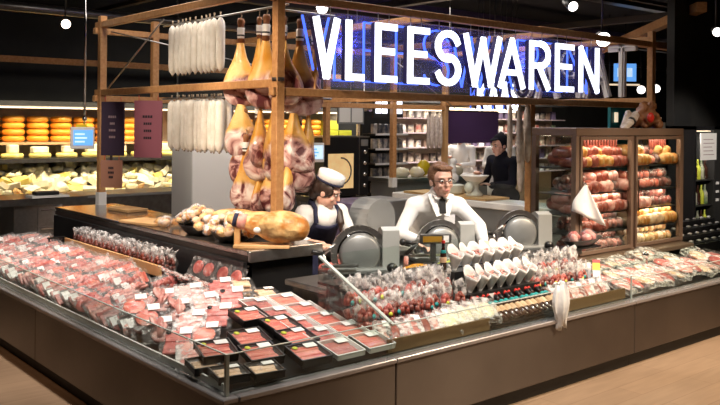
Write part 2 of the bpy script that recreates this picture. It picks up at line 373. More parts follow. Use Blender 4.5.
# ceiling services: ducts, track rails, pipes
k = 0
for y, z, col, ww in ((3.2, 3.75, 'steel_d', .12), (6.6, 3.5, 'brown_dark', .16), (8.6, 3.35, 'steel_d', .1), (4.6, 3.9, 'steel_d', .2), (2.6, 3.45, 'brown_dark', .07), (7.6, 3.8, 'lilac', .3)):
    k += 1; struct('trim_%d' % k, MB().box(-3, 20, y, y+ww, z, z+ww*.7), col)
for x, z, col, ww in ((-.7, 3.62, 'steel_d', .05), (3.8, 3.7, 'brown_dark', .1), (6.6, 3.6, 'steel_d', .14), (9.4, 3.4, 'brown_dark', .14), (12, 3.3, 'steel_d', .12)):
    k += 1; struct('trim_%d' % k, MB().box(x, x+ww, -3, 11, z, z+ww*.7), col)
k += 1; struct('trim_%d' % k, MB().box(6.8, 12, 3.4, 3.52, 3.0, 3.1), 'wood')
k += 1; struct('trim_%d' % k, MB().bar((7.6, 1.6, 3.25), (12, 6, 3.25), .12, .12), 'wood')
k += 1; struct('trim_%d' % k, MB().cyl((-3, 7.2, 3.2), (8, 7.2, 3.2), .06), 'steel_d')
# steel clad column behind the ham counter
t = thing('tall_cabinet', 'pale tall steel clad block behind the white sausages and the ham table', 'cabinet'); MB().box(2.42, 2.98, 4.72, 5.2, 0, 1.50).bevel(.01, 1).build('lower_body', 'porc', t); MB().box(2.44, 2.96, 4.74, 5.18, 1.50, 1.98).bevel(.01, 1).build('upper_body', 'steel', t)

# ------------------------------------------------------------------ the counters
def counter(label, body, panels, kick, ledge, deck, frontg, endg, back, edge):
    t = thing('refrigerated_counter', label, 'counter')
    for p in panels: MB().box(*p).bevel(.006, 1).build('front_panel', 'brown', t)
    MB().box(*kick).build('kickplate', 'kick', t)
    for p in ledge: MB().box(*p).bevel(.005, 1).build('ledge', 'ledge', t)
    MB().box(*deck).build('deck', 'black', t)
    for p in frontg: MB().box(*p).build('front_glass', 'glass', t)
    for p in edge: MB().box(*p).build('glass_rim', 'glass_edge', t)
    for p in endg: MB().prism(p[0], 'x', p[1], p[2]).build('divider_glass', 'glass', t)
    for p in back: MB().box(*p).build('back_wall', 'black', t)
    return t
L1 = 5.35
t = counter('long brown steel meat counter with the near corner and low front glass', None,
    [(0, .03, .004, 2.55, .10, .468), (0, .03, 2.556, L1, .10, .468), (.032, 1.1, 0, .03, .10, .468)],
    (.05, 1.1, .05, L1, 0, .10), [(-.012, .075, -.012, L1, .468, .495), (.08, 1.1, -.012, .075, .468, .495)],
    (.075, 1.14, .075, L1, .44, .50), [(.03, .036, .034, 1.2, .498, .69), (.03, .036, 1.21, 2.6, .498, .69), (.03, .036, 2.61, 4.0, .498, .69), (.03, .036, 4.01, L1, .498, .69), (.04, 1.095, .03, .036, .498, .69)],
    [([(.036, .497), (.036, .672), (.70, .965), (.72, .965), (.72, .497)], 1.102, 1.108)],
    [(1.14, 1.17, 1.64, L1, .0, .80)],
    [(.028, .038, .034, L1, .69, .694), (.038, 1.095, .028, .038, .69, .694), (.024, .042, .022, .04, .49, .696)])
MB().box(.05, .062, .09, L1, .5, .535).build('product_stop', 'porc', t)
MB().bar((1.105, .03, .672), (1.105, .71, .968), .022, .012).build('divider_rail', 'glass_edge', t)
t = counter('brown steel counter section with the sausage bags, cones and bottles', None,
    [(1.104, 3.526, 0, .03, .10, .468)], (1.104, 3.526, .05, .62, 0, .10), [(1.102, 3.527, -.012, .075, .468, .495)],
    (1.114, 3.527, .075, .62, .44, .50), [(1.112, 2.31, .03, .036, .498, .672), (2.316, 3.522, .03, .036, .498, .672)], [],
    [(1.114, 3.527, .62, .65, .0, .79)], [(1.112, 3.522, .028, .038, .672, .676)])
MB().box(1.114, 1.98, .08, .095, .5, .575).build('product_stop', 'stop', t); MB().box(2.80, 3.527, .08, .095, .5, .575).build('product_stop', 'stop', t)
MB().box(1.114, 3.95, .575, .74, .79, .806).build('black_shelf', 'black', t)
t = counter('brown steel counter section at the right below the glass cabinet', None,
    [(3.53, 5.0, 0, .03, .10, .468), (5.004, 7.3, 0, .03, .10, .468)], (3.53, 7.3, .05, .8, 0, .10), [(3.53, 7.3, -.012, .075, .468, .495)],
    (3.53, 7.3, .075, .80, .44, .50), [(3.535, 5.0, .03, .036, .498, .65), (5.01, 7.3, .03, .036, .498, .65)], [],
    [(3.53, 7.3, .80, .83, 0, .60)], [(3.535, 7.3, .028, .038, .65, .654), (3.53, 3.535, .028, .04, .498, .676)])
MB().box(4.42, 4.45, .44, .47, .5, .68).ball((4.435, .455, .69), .03).build('glass_post', 'chrome', t)
MB().bar((3.6, .46, .69), (7.2, .46, .69), .006, .14, 0, (0, .5, 1)).build('upper_glass', 'glass', t)
# counter under the slicers
t = thing('slicer_counter', 'dark steel worktop carrying the meat slicers behind the sausages', 'counter')
MB().box(1.2, 3.96, .76, 1.22, .70, .74).bevel(.006, 1).build('worktop', 'steel_d', t)
MB().box(1.24, 3.92, .8, 1.18, 0, .70).build('body', 'steel_d', t)
t = thing('glass_screen', 'low glass screen standing along the black shelf before the slicers', 'glass screen')
for x0, x1 in ((1.2, 1.78), (1.79, 2.36)): MB().box(x0, x1, .70, .706, .806, .975).build('glass_pane', 'glass', t)

# ham table on top of the left leg
t = thing('ham_table', 'long dark steel counter top carrying the hams above the meat packs', 'counter top', (0, 0, 0))
MB().box(1.17, 1.84, 1.64, 5.4, .84, .88).bevel(.006, 2).build('table_top', 'table', t); MB().box(1.172, 1.18, 1.64, 5.4, .80, .845).build('front_edge', 'brown_dark', t); MB().box(1.18, 1.84, 1.64, 5.4, .80, .84).build('under_panel', 'black', t)
MB().box(1.175, 1.835, 1.615, 1.64, .795, .876).bevel(.006, 1).build('end_plate', 'steel', t)
MB().box(1.25, 1.80, 1.7, 5.3, 0, .80).build('cabinet_base', 'black', t)
for y in (1.72, 1.83): MB().box(1.225, 1.24, y, y+.06, .745, .757).build('price_strip', 'label', t)

# ------------------------------------------------------------------ the timber frame
X0, X1, Y0, Y1, ZL, ZU = 1.65, 7.1, 1.97, 5.4, 2.04, 2.78
fr = thing('timber_frame', 'pine frame of posts and beams hanging and standing above the counter', 'frame')
def beam(p, q, n='beam', w=.065): MB().bar(p, q, w, w).bevel(.004, 1).build(n, 'wood', fr)
for z in (ZL, ZU):
    e = .07
    beam((X0-e, Y0, z), (X1+e, Y0, z)); beam((X0-e, Y1, z), (X1+e, Y1, z))
    beam((X0, Y0-.0, z+.066), (X0, Y1+e, z+.066)); beam((X1, Y0-.0, z+.066), (X1, Y1+e, z+.066))
zt = ZU+.16
for x, y, z0 in ((X0, Y0, .88), (X0, Y1-.06, .97), (X1, Y0, 1.99), (X1, Y1, .92), (4.86, Y0+.06, .82), (4.81, Y1, 1.5), (6.03, Y1, .95), (2.3, Y1, 1.5)):
    top = ZL if x == 4.86 else zt
    MB().bar((x, y, z0), (x, y, top), .075, .075, 0, (0, 1, 0)).bevel(.004, 1).build('post', 'wood_l' if y > 5 and x > 6.5 else 'wood', fr)  # rear right post gets paler wood to paint in the light on it
beam((3.4, Y0, ZU), (3.4, Y1, ZU)); beam((5.3, Y0, ZU), (5.3, Y1, ZU)); beam((3.45, Y0, ZL), (3.45, Y1, ZL), 'beam', .05)
MB().cyl((X0, Y0, ZL+.08), (X0, Y0, ZL+.11), .0505).build('post_collar', 'brown_dark', fr)
for p, q in (((X0, 5.3, ZL+.05), (X0, 3.9, ZU)), ((X1, 5.2, ZL), (X1-1.2, Y1, ZU)), ((1.75, 5.35, ZU), (3.2, 4.6, ZL+.4)), ((4.6, Y1, ZL), (4.1, Y1, ZL-.12)), ((5.0, Y1, 2.0), (5.8, Y1, 2.3))):
    MB().cyl(p, q, .008, .008, 6).build('brace_wire', 'steel', fr)
for x, y in ((X0, Y1-.06), (6.03, Y1)):
    MB().box(x-.044, x+.044, y-.044, y+.044, .88, 1.02).build('white_foot', 'porc', fr)
MB().box(2.0, 6.3, 2.10, 2.106, ZL+.06, ZU-.05).build('glow_haze_sheet', 'haze', fr)  # added sheet that makes the violet glow haze behind the letters
# rods that carry hams and sausages
for p, q in (((1.80, 2.05, 2.745), (1.80, 4.2, 2.745)), ((1.80, 2.05, 2.02), (1.80, 4.2, 2.02)), ((1.7, 2.09, 2.70), (2.3, 2.09, 2.70)), ((1.7, 2.12, 2.0), (2.3, 2.12, 2.0))):
    MB().cyl(p, q, .009, .009, 8).build('hanging_rod', 'steel', fr)

# ------------------------------------------------------------------ letters
def arc(cx, cy, rx, ry, a0, a1, n=10): return [(cx+rx*math.cos(math.radians(a0+(a1-a0)*i/n)), cy+ry*math.sin(math.radians(a0+(a1-a0)*i/n))) for i in range(n+1)]
GL = {'V': [[(0, 1), (.5, 0), (1, 1)]], 'L': [[(0, 1), (0, 0), (1, 0)]], 'E': [[(1, 1), (0, 1), (0, 0), (1, 0)], [(0, .53), (.85, .53)]],
      'S': [arc(.5, .74, .5, .26, 20, 270, 14) + arc(.5, .26, .5, .26, 90, -160, 14)], 'W': [[(0, 1), (.26, 0), (.5, .95), (.74, 0), (1, 1)]],
      'A': [[(0, 0), (.5, 1), (1, 0)], [(.2, .3), (.8, .3)]], 'R': [[(0, 0), (0, 1), (.5, 1)] + arc(.5, .75, .5, .25, 80, -90, 10) + [(0, .5)], [(.45, .5), (1, 0)]],
      'N': [[(0, 0), (0, 1), (1, 0), (1, 1)]], 'K': [[(0, 0), (0, 1)], [(1, 1), (.05, .42)], [(.3, .58), (1, 0)]], 'T': [[(.5, 0), (.5, 1)], [(0, 1), (1, 1)]],
      'P': [[(0, 0), (0, 1), (.5, 1)] + arc(.5, .73, .5, .27, 80, -90, 10) + [(0, .46)]]}
def strokes(ch, wd, ht, th, d0, d1, mb, mi=0):
    """letter strokes in local x (width) z (height) between depths d0..d1 along y"""
    for pl in GL[ch]:
        P = [V((th/2+u*(wd-th), 0, th/2+v*(ht-th))) for u, v in pl]
        for a, c in zip(P, P[1:]):
            d = (c-a).normalized(); e = d*th*.42
            n = V((-d.z, 0, d.x))*th/2
            q = [a-e-n, c+e-n, c+e+n, a-e+n]
            mb.prism([(p.x, p.z) for p in q], 'y', d0, d1, mi)
    return mb
def letter(ch, loc, wd, ht, th, label, lit=True, rotz=0, dep=.16, group=None):
    t = thing('sign_letter', label, 'sign letter', loc, (0, 0, rotz), group)
    if lit:
        strokes(ch, wd, ht, th, -.02, .0, MB()).build('lit_face', 'sign_w', t)
        strokes(ch, wd, ht, th*1.0, .001, .05, MB()).build('letter_box', 'sign_p', t)
        for pl_off in (0,):
            strokes(ch, wd+.02, ht+.02, .016, dep-.015, dep, MB()).build('blue_tube', 'sign_b', t)
        for q in (.25, .75): MB().cyl((wd*q, .03, ht*.97), (wd*q, .03, ZU-.03-loc[2] if loc[1] < 3 else 4.3-loc[2]), .004, .004, 6).build('suspension_wire', 'steel', t)
    else:
        MB().cyl((wd*.5, .0, ht*.97), (wd*.5, .0, ZU+.05-loc[2]), .004, .004, 6).build('suspension_wire', 'steel', t)
        strokes(ch, wd, ht, th, -.02, .03, MB()).build('letter_box', 'sign_off', t)
        strokes(ch, wd-.02, ht-.02, .02, .031, .05, MB()).build('tube', 'porc', t)
    return t
VL = [('V', 1.955, .275, 'white lit letter V at the left end of the long sign'), ('L', 2.30, .205, 'white lit letter L right after the V in the long sign'),
      ('E', 2.63, .26, 'white lit letter E right after the L in the long sign'), ('E', 3.02, .275, 'white lit letter E right before the S in the long sign'),
      ('S', 3.375, .335, 'white lit letter S in the long sign'), ('W', 3.76, .55, 'white lit letter W in the long sign'), ('A', 4.27, .41, 'white lit letter A in the long sign'),
      ('R', 4.76, .34, 'white lit letter R in the long sign'), ('E', 5.20, .33, 'white lit letter E right before the N in the long sign'), ('N', 5.63, .37, 'white lit letter N at the right end of the long sign')]
for ch, x, wd, lb in VL: letter(ch, (1.93+(x-1.955)*.975, 1.90, 2.15), wd*.97, .505, .058, lb)
for ch, x, wd, lb in (('K', 8.72, .25, 'small white lit letter K behind the W'), ('A', 9.0, .29, 'small white lit letter A right after the K'), ('A', 9.31, .29, 'small white lit letter A right before the small S'), ('S', 9.63, .25, 'small white lit letter S below the big A and R')):
    letter(ch, (x, 6.2, 2.06), wd, .50, .07, lb)
# seen from behind: letters on the right side of the frame, facing away
for ch, y, wd, lb in (('T', 2.19, .40, 'unlit grey letter T hanging beside the right post'), ('A', 2.56, .40, 'unlit grey letter A next to the unlit T'), ('P', 2.98, .33, 'unlit grey letter P hanging behind the lit N'), ('A', 3.33, .40, 'unlit grey letter A hanging behind the lit R'), ('S', 3.77, .33, 'unlit grey letter S hanging behind the lit A')):
    letter(ch, (7.15, y, 2.15), wd, .66, .085, lb, False, PI/2)

# ------------------------------------------------------------------ hanging hams
def ham_body(mb, L=.50, w=.155, d=.09, seed=0):
    prof = [(.13, .10), (.17, .07), (.24, .02), (.36, -.05), (.58, -.13), (.82, -.21), (.98, -.28), (1.0, -.33), (.92, -.38), (.72, -.415), (.40, -.435), (.1, -.44)]
    mb.lathe([(r, z*L/.5) for r, z in prof], 20)
    rr = random.Random(seed); ph = rr.uniform(0, 6)
    for v in mb.bm.verts:
        t = max(0, -v.co.z/.44)
        a = math.atan2(v.co.y, v.co.x)
        k = 1 + .07*math.sin(3*a+ph) + .05*math.sin(9*v.co.z*2+2*a+ph)
        x = v.co.x*w*k + .03*t*math.sin(t*2.2); y = v.co.y*d*k
        if v.co.y < -.2: y *= .62 if t > .35 else .9          # the cut face is flatter
        v.co.x, v.co.y = x, y
    return mb
def make_ham(seed):
    t = thing('cured_ham', 'x', 'ham')
    o = ham_body(MB(), seed=seed).build('ham_body', 'ham', t); o.location = (0, 0, -.27)
    s = MB(); s.lathe([(.030, -.20), (.026, -.12), (.024, -.06), (.030, -.03), (.022, -.005)], 10, sy=.8); s.jit(.003, seed); s.build('shank', 'hoof', t)
    MB().lathe([(.027, -.165), (.029, -.16), (.030, -.085), (.028, -.08)], 12).build('paper_band', 'label', t)
    MB().lathe([(.0305, -.148), (.0305, -.135)], 12).build('black_stripe', 'black', t)
    MB().tube([(0, 0, -.01), (.006, 0, .02), (-.004, 0, .045)], .005, 6).build('cord', 'cord', t)
    return t
hams = [make_ham(i) for i in range(3)]; hm = [Maker(h) for h in hams]
HT = [  # x, y, z(top), rotz (front of the ham turns to the viewer), scale, label
 (1.80, 2.76, 2.70, -.7, 1.08, 'cured ham in the top row, farthest left, beside the white sausages'),
 (1.80, 2.36, 2.70, -.5, 1.12, 'cured ham in the top row just left of the corner post'),
 (1.86, 2.56, 2.70, 1.2, .95, 'cured ham in the top row, behind and between the two left ones'),
 (1.78, 2.09, 2.66, -1.1, 1.02, 'cured ham in the top row right behind the corner post'),
 (1.95, 2.09, 2.65, -.6, 1.12, 'cured ham in the top row just right of the corner post'),
 (2.10, 2.09, 2.62, .9, 1.05, 'cured ham in the top row, farthest right, near the letter V'),
 (1.80, 2.74, 2.20, -.6, 1.0, 'cured ham in the second row, farthest left'),
 (1.80, 2.44, 2.13, .8, 1.0, 'cured ham seen edge on in the second row, second from the left'),
 (1.80, 2.24, 2.15, 1.0, 1.0, 'cured ham seen edge on in the second row, left of the corner post'),
 (1.90, 2.10, 2.10, -.7, 1.0, 'cured ham in the second row just right of the corner post'),
 (2.06, 2.12, 2.08, .9, 1.0, 'cured ham in the second row, farthest right, above the blue screen'),
 (1.78, 2.45, 2.00, -.5, .98, 'cured ham in the third row with a wide pale face'),
 (1.82, 2.72, 1.92, -.8, .95, 'cured ham in the third row, farthest left, below the second row'),
 (1.86, 2.30, 1.95, .4, .9, 'cured ham in the third row close to the corner post'),
 (1.92, 2.12, 1.93, -.3, .95, 'cured ham in the third row just right of the corner post'),
 (2.02, 2.20, 1.92, 1.1, .95, 'cured ham in the third row, farthest right'),
 (1.80, 2.66, 1.70, -.8, .92, 'cured ham in the bottom row, farthest left, above the table'),
 (1.84, 2.30, 1.72, -.4, .95, 'cured ham in the bottom row just left of the corner post'),
 (1.82, 2.46, 1.56, .3, .8, 'small golden ham in the bottom row showing its white paper band'),
 (1.88, 2.14, 1.72, .7, .9, 'cured ham in the bottom row just right of the corner post'),
 (2.00, 2.18, 1.82, -.2, .85, 'cured ham in the bottom row, farthest right, beside the woman'),
]
for i, (x, y, z, rz, sc, lb) in enumerate(HT): hm[i % 3]((x, y, z), (0, .04*math.sin(i*2.1), rz), lb, 'cured hams hanging in the frame', sc)

# ------------------------------------------------------------------ white sausages
t = thing('white_sausage', 'x', 'sausage')
s = MB().lathe([(.008, -.018), (.02, -.03), (.034, -.05), (.040, -.09), (.041, -.25), (.040, -.42), (.034, -.47), (.018, -.49), (.008, -.505)], 12); s.build('casing', 'saus_w', t)
MB().cyl((0, 0, -.02), (0, 0, .03), .006, .008, 6).build('tie', 'cord', t); MB().ball((0, 0, -.505), .010, 8).build('tail_knot', 'cord', t)
sg = Maker(t)
for i in range(11): sg((1.80+.012*math.sin(i*5), 3.10+i*.09, 2.755), (0, 0, i*.7), 'long white sausage of the upper row, %s from the hams' % nth(i), 'white sausages in the upper row')
for i in range(12): sg((1.80+.012*math.sin(i*4), 3.10+i*.083, 2.025), (0, 0, i*1.3), 'long white sausage of the lower row, %s from the hams' % nth(i), 'white sausages in the lower row')
for i in range(10): sg((1.90+.012*math.sin(i*4), 3.14+i*.09, 2.03), (0, 0, i*1.3), 'long white sausage behind the lower row, %s from the hams' % nth(i), 'white sausages behind the lower row')

# hanging boards with small lettering marks
def board(name, label, loc, w, h, mats, lines, rot):
    t = thing(name, label, 'hanging board', loc, (0, 0, rot))
    MB().box(-w/2, w/2, -.01, .01, -h, 0).build('panel', mats[0], t)
    rr = random.Random(lines*7+int(w*100))
    for k in range(lines):
        ww = w*rr.uniform(.2, .38)/2; z = -h*(.28+.5*k/lines)
        b = MB(); n = 4
        for q in range(n): b.box(-ww+2*ww*q/n, -ww+2*ww*(q+.7)/n, -.014, -.0105, z-.012, z+.012)
        b.build('lettering', mats[1], t)
    for x in (-w*.35, w*.35): MB().cyl((x, 0, 0), (x, 0, .05), .003, .003, 6).build('hook', 'red', t)
    return t
fr_rot = math.radians(-52)
board('hanging_board', 'narrow dark violet board hanging right of the left post', (1.63, 5.0, 2.0), .26, .57, ('darkboard', 'ink_l'), 4, fr_rot)
board('hanging_board', 'small pink brown board hanging below the dark violet board', (1.62, 5.0, 1.38), .24, .29, ('tanboard', 'ink'), 3, fr_rot)
board('hanging_board', 'mauve board hanging left of the white sausages', (1.63, 4.17, 2.0), .29, .56, ('mauve', 'ink'), 4, fr_rot)
tag(MB().box(-.01, .01, -.012, .012, 0, .05).build('board_hook', 'brown_dark'), 'dark hook between the dark violet and pink brown boards', 'hook').location = (1.615, 5.0, 1.382)

# ------------------------------------------------------------------ on the ham table
# ham on a carving stand
t = thing('ham_stand', 'wooden carving stand at the end of the ham table', 'ham stand', (1.33, 1.75, .88), (0, 0, math.radians(-40)))
MB().box(-.17, .24, -.09, .09, 0, .025).bevel(.004, 1).build('base_board', 'wood_l', t)
MB().box(-.17, -.13, -.025, .025, .025, .21).build('upright', 'wood_l', t)
MB().cyl((.20, 0, .02), (.20, 0, .05), .012).build('spike', 'steel', t)
t = thing('carving_ham', 'large golden ham lying on the wooden carving stand', 'ham', (1.33, 1.74, .972), (0, 0, math.radians(-40)))
b = MB(); b.ball((.17, 0, .06), (.20, .125, .12), 20); b.ball((.29, .0, .05), (.09, .105, .095), 14); b.ball((-.0, 0, .075), (.12, .085, .075), 14); b.cyl((-.06, 0, .085), (-.21, 0, .115), .058, .042); b.ball((-.21, 0, .115), (.03, .04, .04), 10); b.ball((.10, -.05, .09), (.1, .09, .08), 12)
o = b.build('ham_body', 'rind', t)
rm = o.modifiers.new('r', 'REMESH'); rm.mode = 'VOXEL'; rm.voxel_size = .012; sm = o.modifiers.new('s', 'SMOOTH'); sm.iterations = 6; rm.use_smooth_shade = True
MB().cyl((-.15, 0, .103), (-.09, 0, .092), .052, .060).build('pink_band', 'meat_p', t)
b = MB().cyl((-.155, 0, .104), (-.185, 0, .11), .053, .05); b.build('navy_strap', 'navy', t)
MB().ball((.0, -.085, .045), (.03, .012, .022), 10).build('white_tag', 'label', t)
# second ham lying behind, pieces of ham in clear bags in black bowls
t = thing('whole_ham', 'long pale ham lying behind the bowls on the ham table', 'ham', (1.56, 2.26, 1.05), (0, 0, math.radians(-48)))
b = MB(); b.ball((-.1, 0, 0), (.20, .075, .055), 16); b.ball((.12, 0, .0), (.16, .05, .04), 12); b.cyl((.15, 0, 0), (.33, .02, -.01), .036, .028)
MB().box(-.2, .2, -.05, .05, -.168, -.045).build('rest', 'black', t)
o = b.build('ham_body', 'rind', t); rm = o.modifiers.new('r', 'REMESH'); rm.voxel_size = .014; rm.use_smooth_shade = True; o.modifiers.new('s', 'SMOOTH').iterations = 5
def heap(loc, rx, ry, n, kinds, label, cat, group, seed, s=(.03, .05), zs=.05):
    rr = random.Random(seed)
    for i in range(n):
        a = rr.uniform(0, 2*PI); r = math.sqrt(rr.random())
        x, y = loc[0]+rx*r*math.cos(a), loc[1]+ry*r*math.sin(a)
        kinds[i % len(kinds)]((x, y, loc[2]+zs*(1-r*r)+rr.uniform(0, .01)), (rr.uniform(-.4, .4), rr.uniform(-.4, .4), rr.uniform(0, 6)), label % nth(i) if '%' in label else label, group, rr.uniform(s[0], s[1])/.04)
def chunk(name, matn, label, cat, film_m='film', seed=1, flat=.7):
    t = thing(name, label, cat)
    b = MB().ball((0, 0, 0), (.04, .032, .04*flat), 9); b.jit(.004, seed); b.build('meat', matn, t)
    if film_m: MB().ball((0, 0, 0.002), (.049, .04, .042*flat+.008), 9).jit(.005, seed+1).build('plastic_wrap', film_m, t)
    return t
ck = [Maker(chunk('ham_piece', 'meat_t', 'x', 'ham piece', 'film', 3)), Maker(chunk('ham_piece', 'rind', 'x', 'ham piece', 'film', 5)), Maker(chunk('ham_piece', 'rind', 'x', 'ham piece', 'film_w', 8))]
def bowl(label, loc, rx, ry, rz=0):
    t = thing('black_bowl', label, 'bowl', loc, (0, 0, rz))
    MB().lathe([(.55, 0), (.62, .004), (.8, .03), (1.0, .075), (1.04, .08), (1.0, .083), (.94, .07), (.7, .02), (.3, .012)], 24, sx=rx, sy=ry).build('bowl', 'black', t)
    return t
for j, (x, y, n, lb) in enumerate(((1.34, 2.62, 46, 'left black bowl'), (1.34, 2.12, 50, 'right black bowl'))):
    bowl('black bowl of wrapped ham pieces at the %s of the two on the table' % ('left' if j == 0 else 'right'), (x, y, .882), .16, .2)
    heap((x, y, .955), .165, .23, n, ck, 'wrapped ham piece, %s laid in the ' + lb, 'ham piece', 'ham pieces in the ' + lb, 30+j, (.034, .052), .12)
heap((1.36, 3.15, .905), .11, .2, 8, ck, 'wrapped ham piece, %s of those loose left of the bowls', 'ham piece', 'loose ham pieces on the table', 50, (.04, .055), .02)
t = thing('cutting_board', 'pale wooden board lying on the dark table edge left of the bowls', 'cutting board', (1.33, 3.55, .882), (0, 0, .25))
MB().box(-.16, .14, -.26, .2, 0, .025).bevel(.006, 2).build('board', 'wood_l', t)
t = thing('cutting_board', 'small wooden board at the far side of the ham table', 'cutting board', (1.62, 4.6, .882), (0, 0, .1))
MB().box(-.12, .12, -.2, .2, 0, .03).bevel(.006, 2).build('board', 'wood_l', t)

# ------------------------------------------------------------------ the meat packs, left leg
def pack(name, cat, matn, w=.15, l=.20, h=.018, film_m='film', tray=None, stick=True, dot=None, mshape='slices', seed=0):
    """flat pack in local xy, up = z"""
    t = thing(name, 'x', cat); rr = random.Random(seed)
    if tray:
        b = MB(); b.prism([(-w/2, h+.012), (-w/2+.012, 0), (w/2-.012, 0), (w/2, h+.012), (w/2-.007, h+.012), (w/2-.016, .004), (-w/2+.016, .004), (-w/2+.007, h+.012)], 'y', -l/2, l/2)
        b.box(-w/2+.004, w/2-.004, -l/2, -l/2+.008, .002, h+.011); b.box(-w/2+.004, w/2-.004, l/2-.008, l/2, .002, h+.011)
        b.build('tray', tray, t)
    b = MB(); m_ = .022 if not tray else .014
    if mshape == 'slices':
        n = 6
        for k in range(n):
            y = -l/2+m_+(l-2*m_)*(k+.5)/n; dw = rr.uniform(0, .012)
            b.box(-w/2+m_+dw, w/2-m_-rr.uniform(0, .012), y-(l-2*m_)/n*.62, y+(l-2*m_)/n*.62, .003, h*rr.uniform(.75, 1.05), mat=Matrix.Rotation(rr.uniform(-.04, .04), 4, 'Z') @ Matrix.Rotation(.0, 4, 'X'))
        b.bevel(.004, 1)
    elif mshape == 'rounds':
        for k in range(5):
            b.cyl((rr.uniform(-.015, .015), -l*.26+k*l*.13, .004+k*.002), (rr.uniform(-.015, .015), -l*.26+k*l*.13, h*.6+k*.002), w*.3, w*.3, 12)
    else:
        b.ball((0, 0, h*.55), (w*.36, l*.36, h*.5), 12)
    b.build('meat', matn, t)
    if film_m:
        b = MB().box(-w/2, w/2, -l/2, l/2, h+.001 if tray else 0, h+.006)
        if not tray: b.bevel(.004, 1)
        b.build('film', film_m, t)
    if stick: MB().box(w*.05, w*.42, l*.2, l*.45, h+.007, h+.0085).build('label_sticker', 'label', t)
    if dot: MB().cyl((-w*.27, l*.3, h+.006), (-w*.27, l*.3, h+.0085), .016, .016, 12).build('round_sticker', dot, t)
    return t
pk = [Maker(pack('meat_pack', 'meat pack', k, film_m=f, mshape=s_, seed=i, stick=st)) for i, (k, f, s_, st) in enumerate((('meat', 'film', 'slices', False), ('meat_p', 'film', 'rounds', True), ('meat', 'film', 'rounds', False), ('meat_o', 'film', 'slices', False), ('meat_p', 'film', 'slices', False), ('meat', 'film', 'lump', True)))]
rr = random.Random(11)
rows = ((.17, 'front'), (.37, 'second'), (.57, 'third'), (.77, 'back'))
for ri, (x, rn) in enumerate(rows):
    y = 1.22+.04*ri; k = 0
    while y < 5.1:
        gap = (ri == 3 and (1.75 < y < 2.02 or 2.22 < y < 2.5)) or (ri == 2 and 1.95 < y < 2.12) or (ri == 2 and 3.42 < y < 3.5)
        if not gap:
            zz = .565+.012*ri+rr.uniform(-.01, .018)+.012*math.sin(y*7+ri*2)
            tl = rr.uniform(.68, 1.0)
            # lie like fallen dominoes: lean back along +y, face to the customer side
            rot = Euler((tl, 0, -PI/2*0)).to_matrix()
            R = Matrix.Rotation(rr.uniform(-.12, .12)+.1, 3, 'Z') @ Matrix.Rotation(-.16, 3, 'Y') @ rot @ Matrix.Rotation(PI/2*(1 if k % 2 else 1), 3, 'Z')
            pk[rr.choice((0, 0, 1, 2, 3, 3, 4, 5))]((x+rr.uniform(-.02, .02), y, zz), R.to_euler(), 'clear meat pack leaning in the %s row behind the left glass, %s from the corner' % (rn, nth(k)), 'meat packs in the %s row' % rn, rr.uniform(.92, 1.05))
            k += 1
        y += .056 if ri < 3 else .06
# big flat packs between the corner trays and the leaning rows
bp = [Maker(pack('flat_meat_pack', 'meat pack', k, .19, .25, .02, f, None, True, d_, s_, 20+i)) for i, (k, f, s_, d_) in enumerate((('meat_p', 'film_w', 'slices', None), ('meat', 'film', 'slices', 'black'), ('meat_o', 'film', 'lump', None), ('meat_p', 'film', 'rounds', 'label')))]
k = 0
for iy, y in enumerate((.62, .80, .98, 1.16, 1.34)):
    for ix, x in enumerate((.17, .36, .55, .76)):
        if iy == 0 and ix > 0: continue
        if iy == 1 and ix > 1: continue
        if iy == 2 and ix > 2: continue
        z = .525+.035*iy+.012*ix
        bp[k % 4]((x+rr.uniform(-.015, .015), y, z), (.32+rr.uniform(-.05, .08), -.06, -.5+rr.uniform(-.15, .15)), 'large flat clear meat pack, %s from the glass in the %s slanting row' % (nth(ix), nth(iy)), 'large flat meat packs near the corner')
        k += 1
# black trays at the corner
tr = Maker(pack('meat_tray', 'meat tray', 'meat_o', .195, .18, .034, 'film_c', 'black', True, 'ygreen', 'slices', 31))
TR = [(.60, .15, 'beside the purple lit ledge, nearest to the white packs'), (.69, .38, 'second from the front glass in the right column'), (.73, .60, 'third from the front glass in the right column'), (.66, .82, 'farthest from the front glass in the right column'),
      (.38, .27, 'behind the two tan trays, left of the right column'), (.45, .49, 'second from the glass in the middle column'), (.20, .42, 'leftmost of all, beside the large flat packs')]
for i, (x, y, lb) in enumerate(TR): tr((x, y, .535+.10*y), (.22, 0, (-.05, .0, .05, .0, -.12, -.1, -.2)[i]), 'black tray of sliced red meat, '+lb, 'black meat trays at the corner')
tt = Maker(pack('tan_tray', 'meat tray', 'meat_t', .17, .15, .03, 'film', 'black', True, None, 'slices', 35))
for x, y, lb in ((.13, .16, 'right in the glass corner'), (.30, .10, 'second from the glass corner'), (.11, .36, 'at the left glass, behind the corner one')):
    tt((x, y+.015, .53), (.12, 0, -.15), 'black tray of pale tan cold cuts, '+lb, 'tan trays in the glass corner')
# white packs beside the divider
wp = [Maker(pack('white_pack', 'meat pack', k, .20, .19, .02, 'film_c', 'porc', True, None, 'slices', 41+i)) for i, k in enumerate(('meat', 'meat_o'))]
k = 0
for iy, y in enumerate((.15, .36, .57, .78, .99)):
    for ix, x in enumerate((.845, 1.0)):
        if iy == 0 and ix == 0: x -= .02
        x += .05*ix-.012*iy
        wp[k % 2]((x+.012*iy, y, .535+.10*y), (.20, 0, 0), 'white pack of red meat, %s from the front glass, %s' % (nth(iy), ('left of the two columns', 'column along the divider')[ix]), 'white packs beside the divider'); k += 1
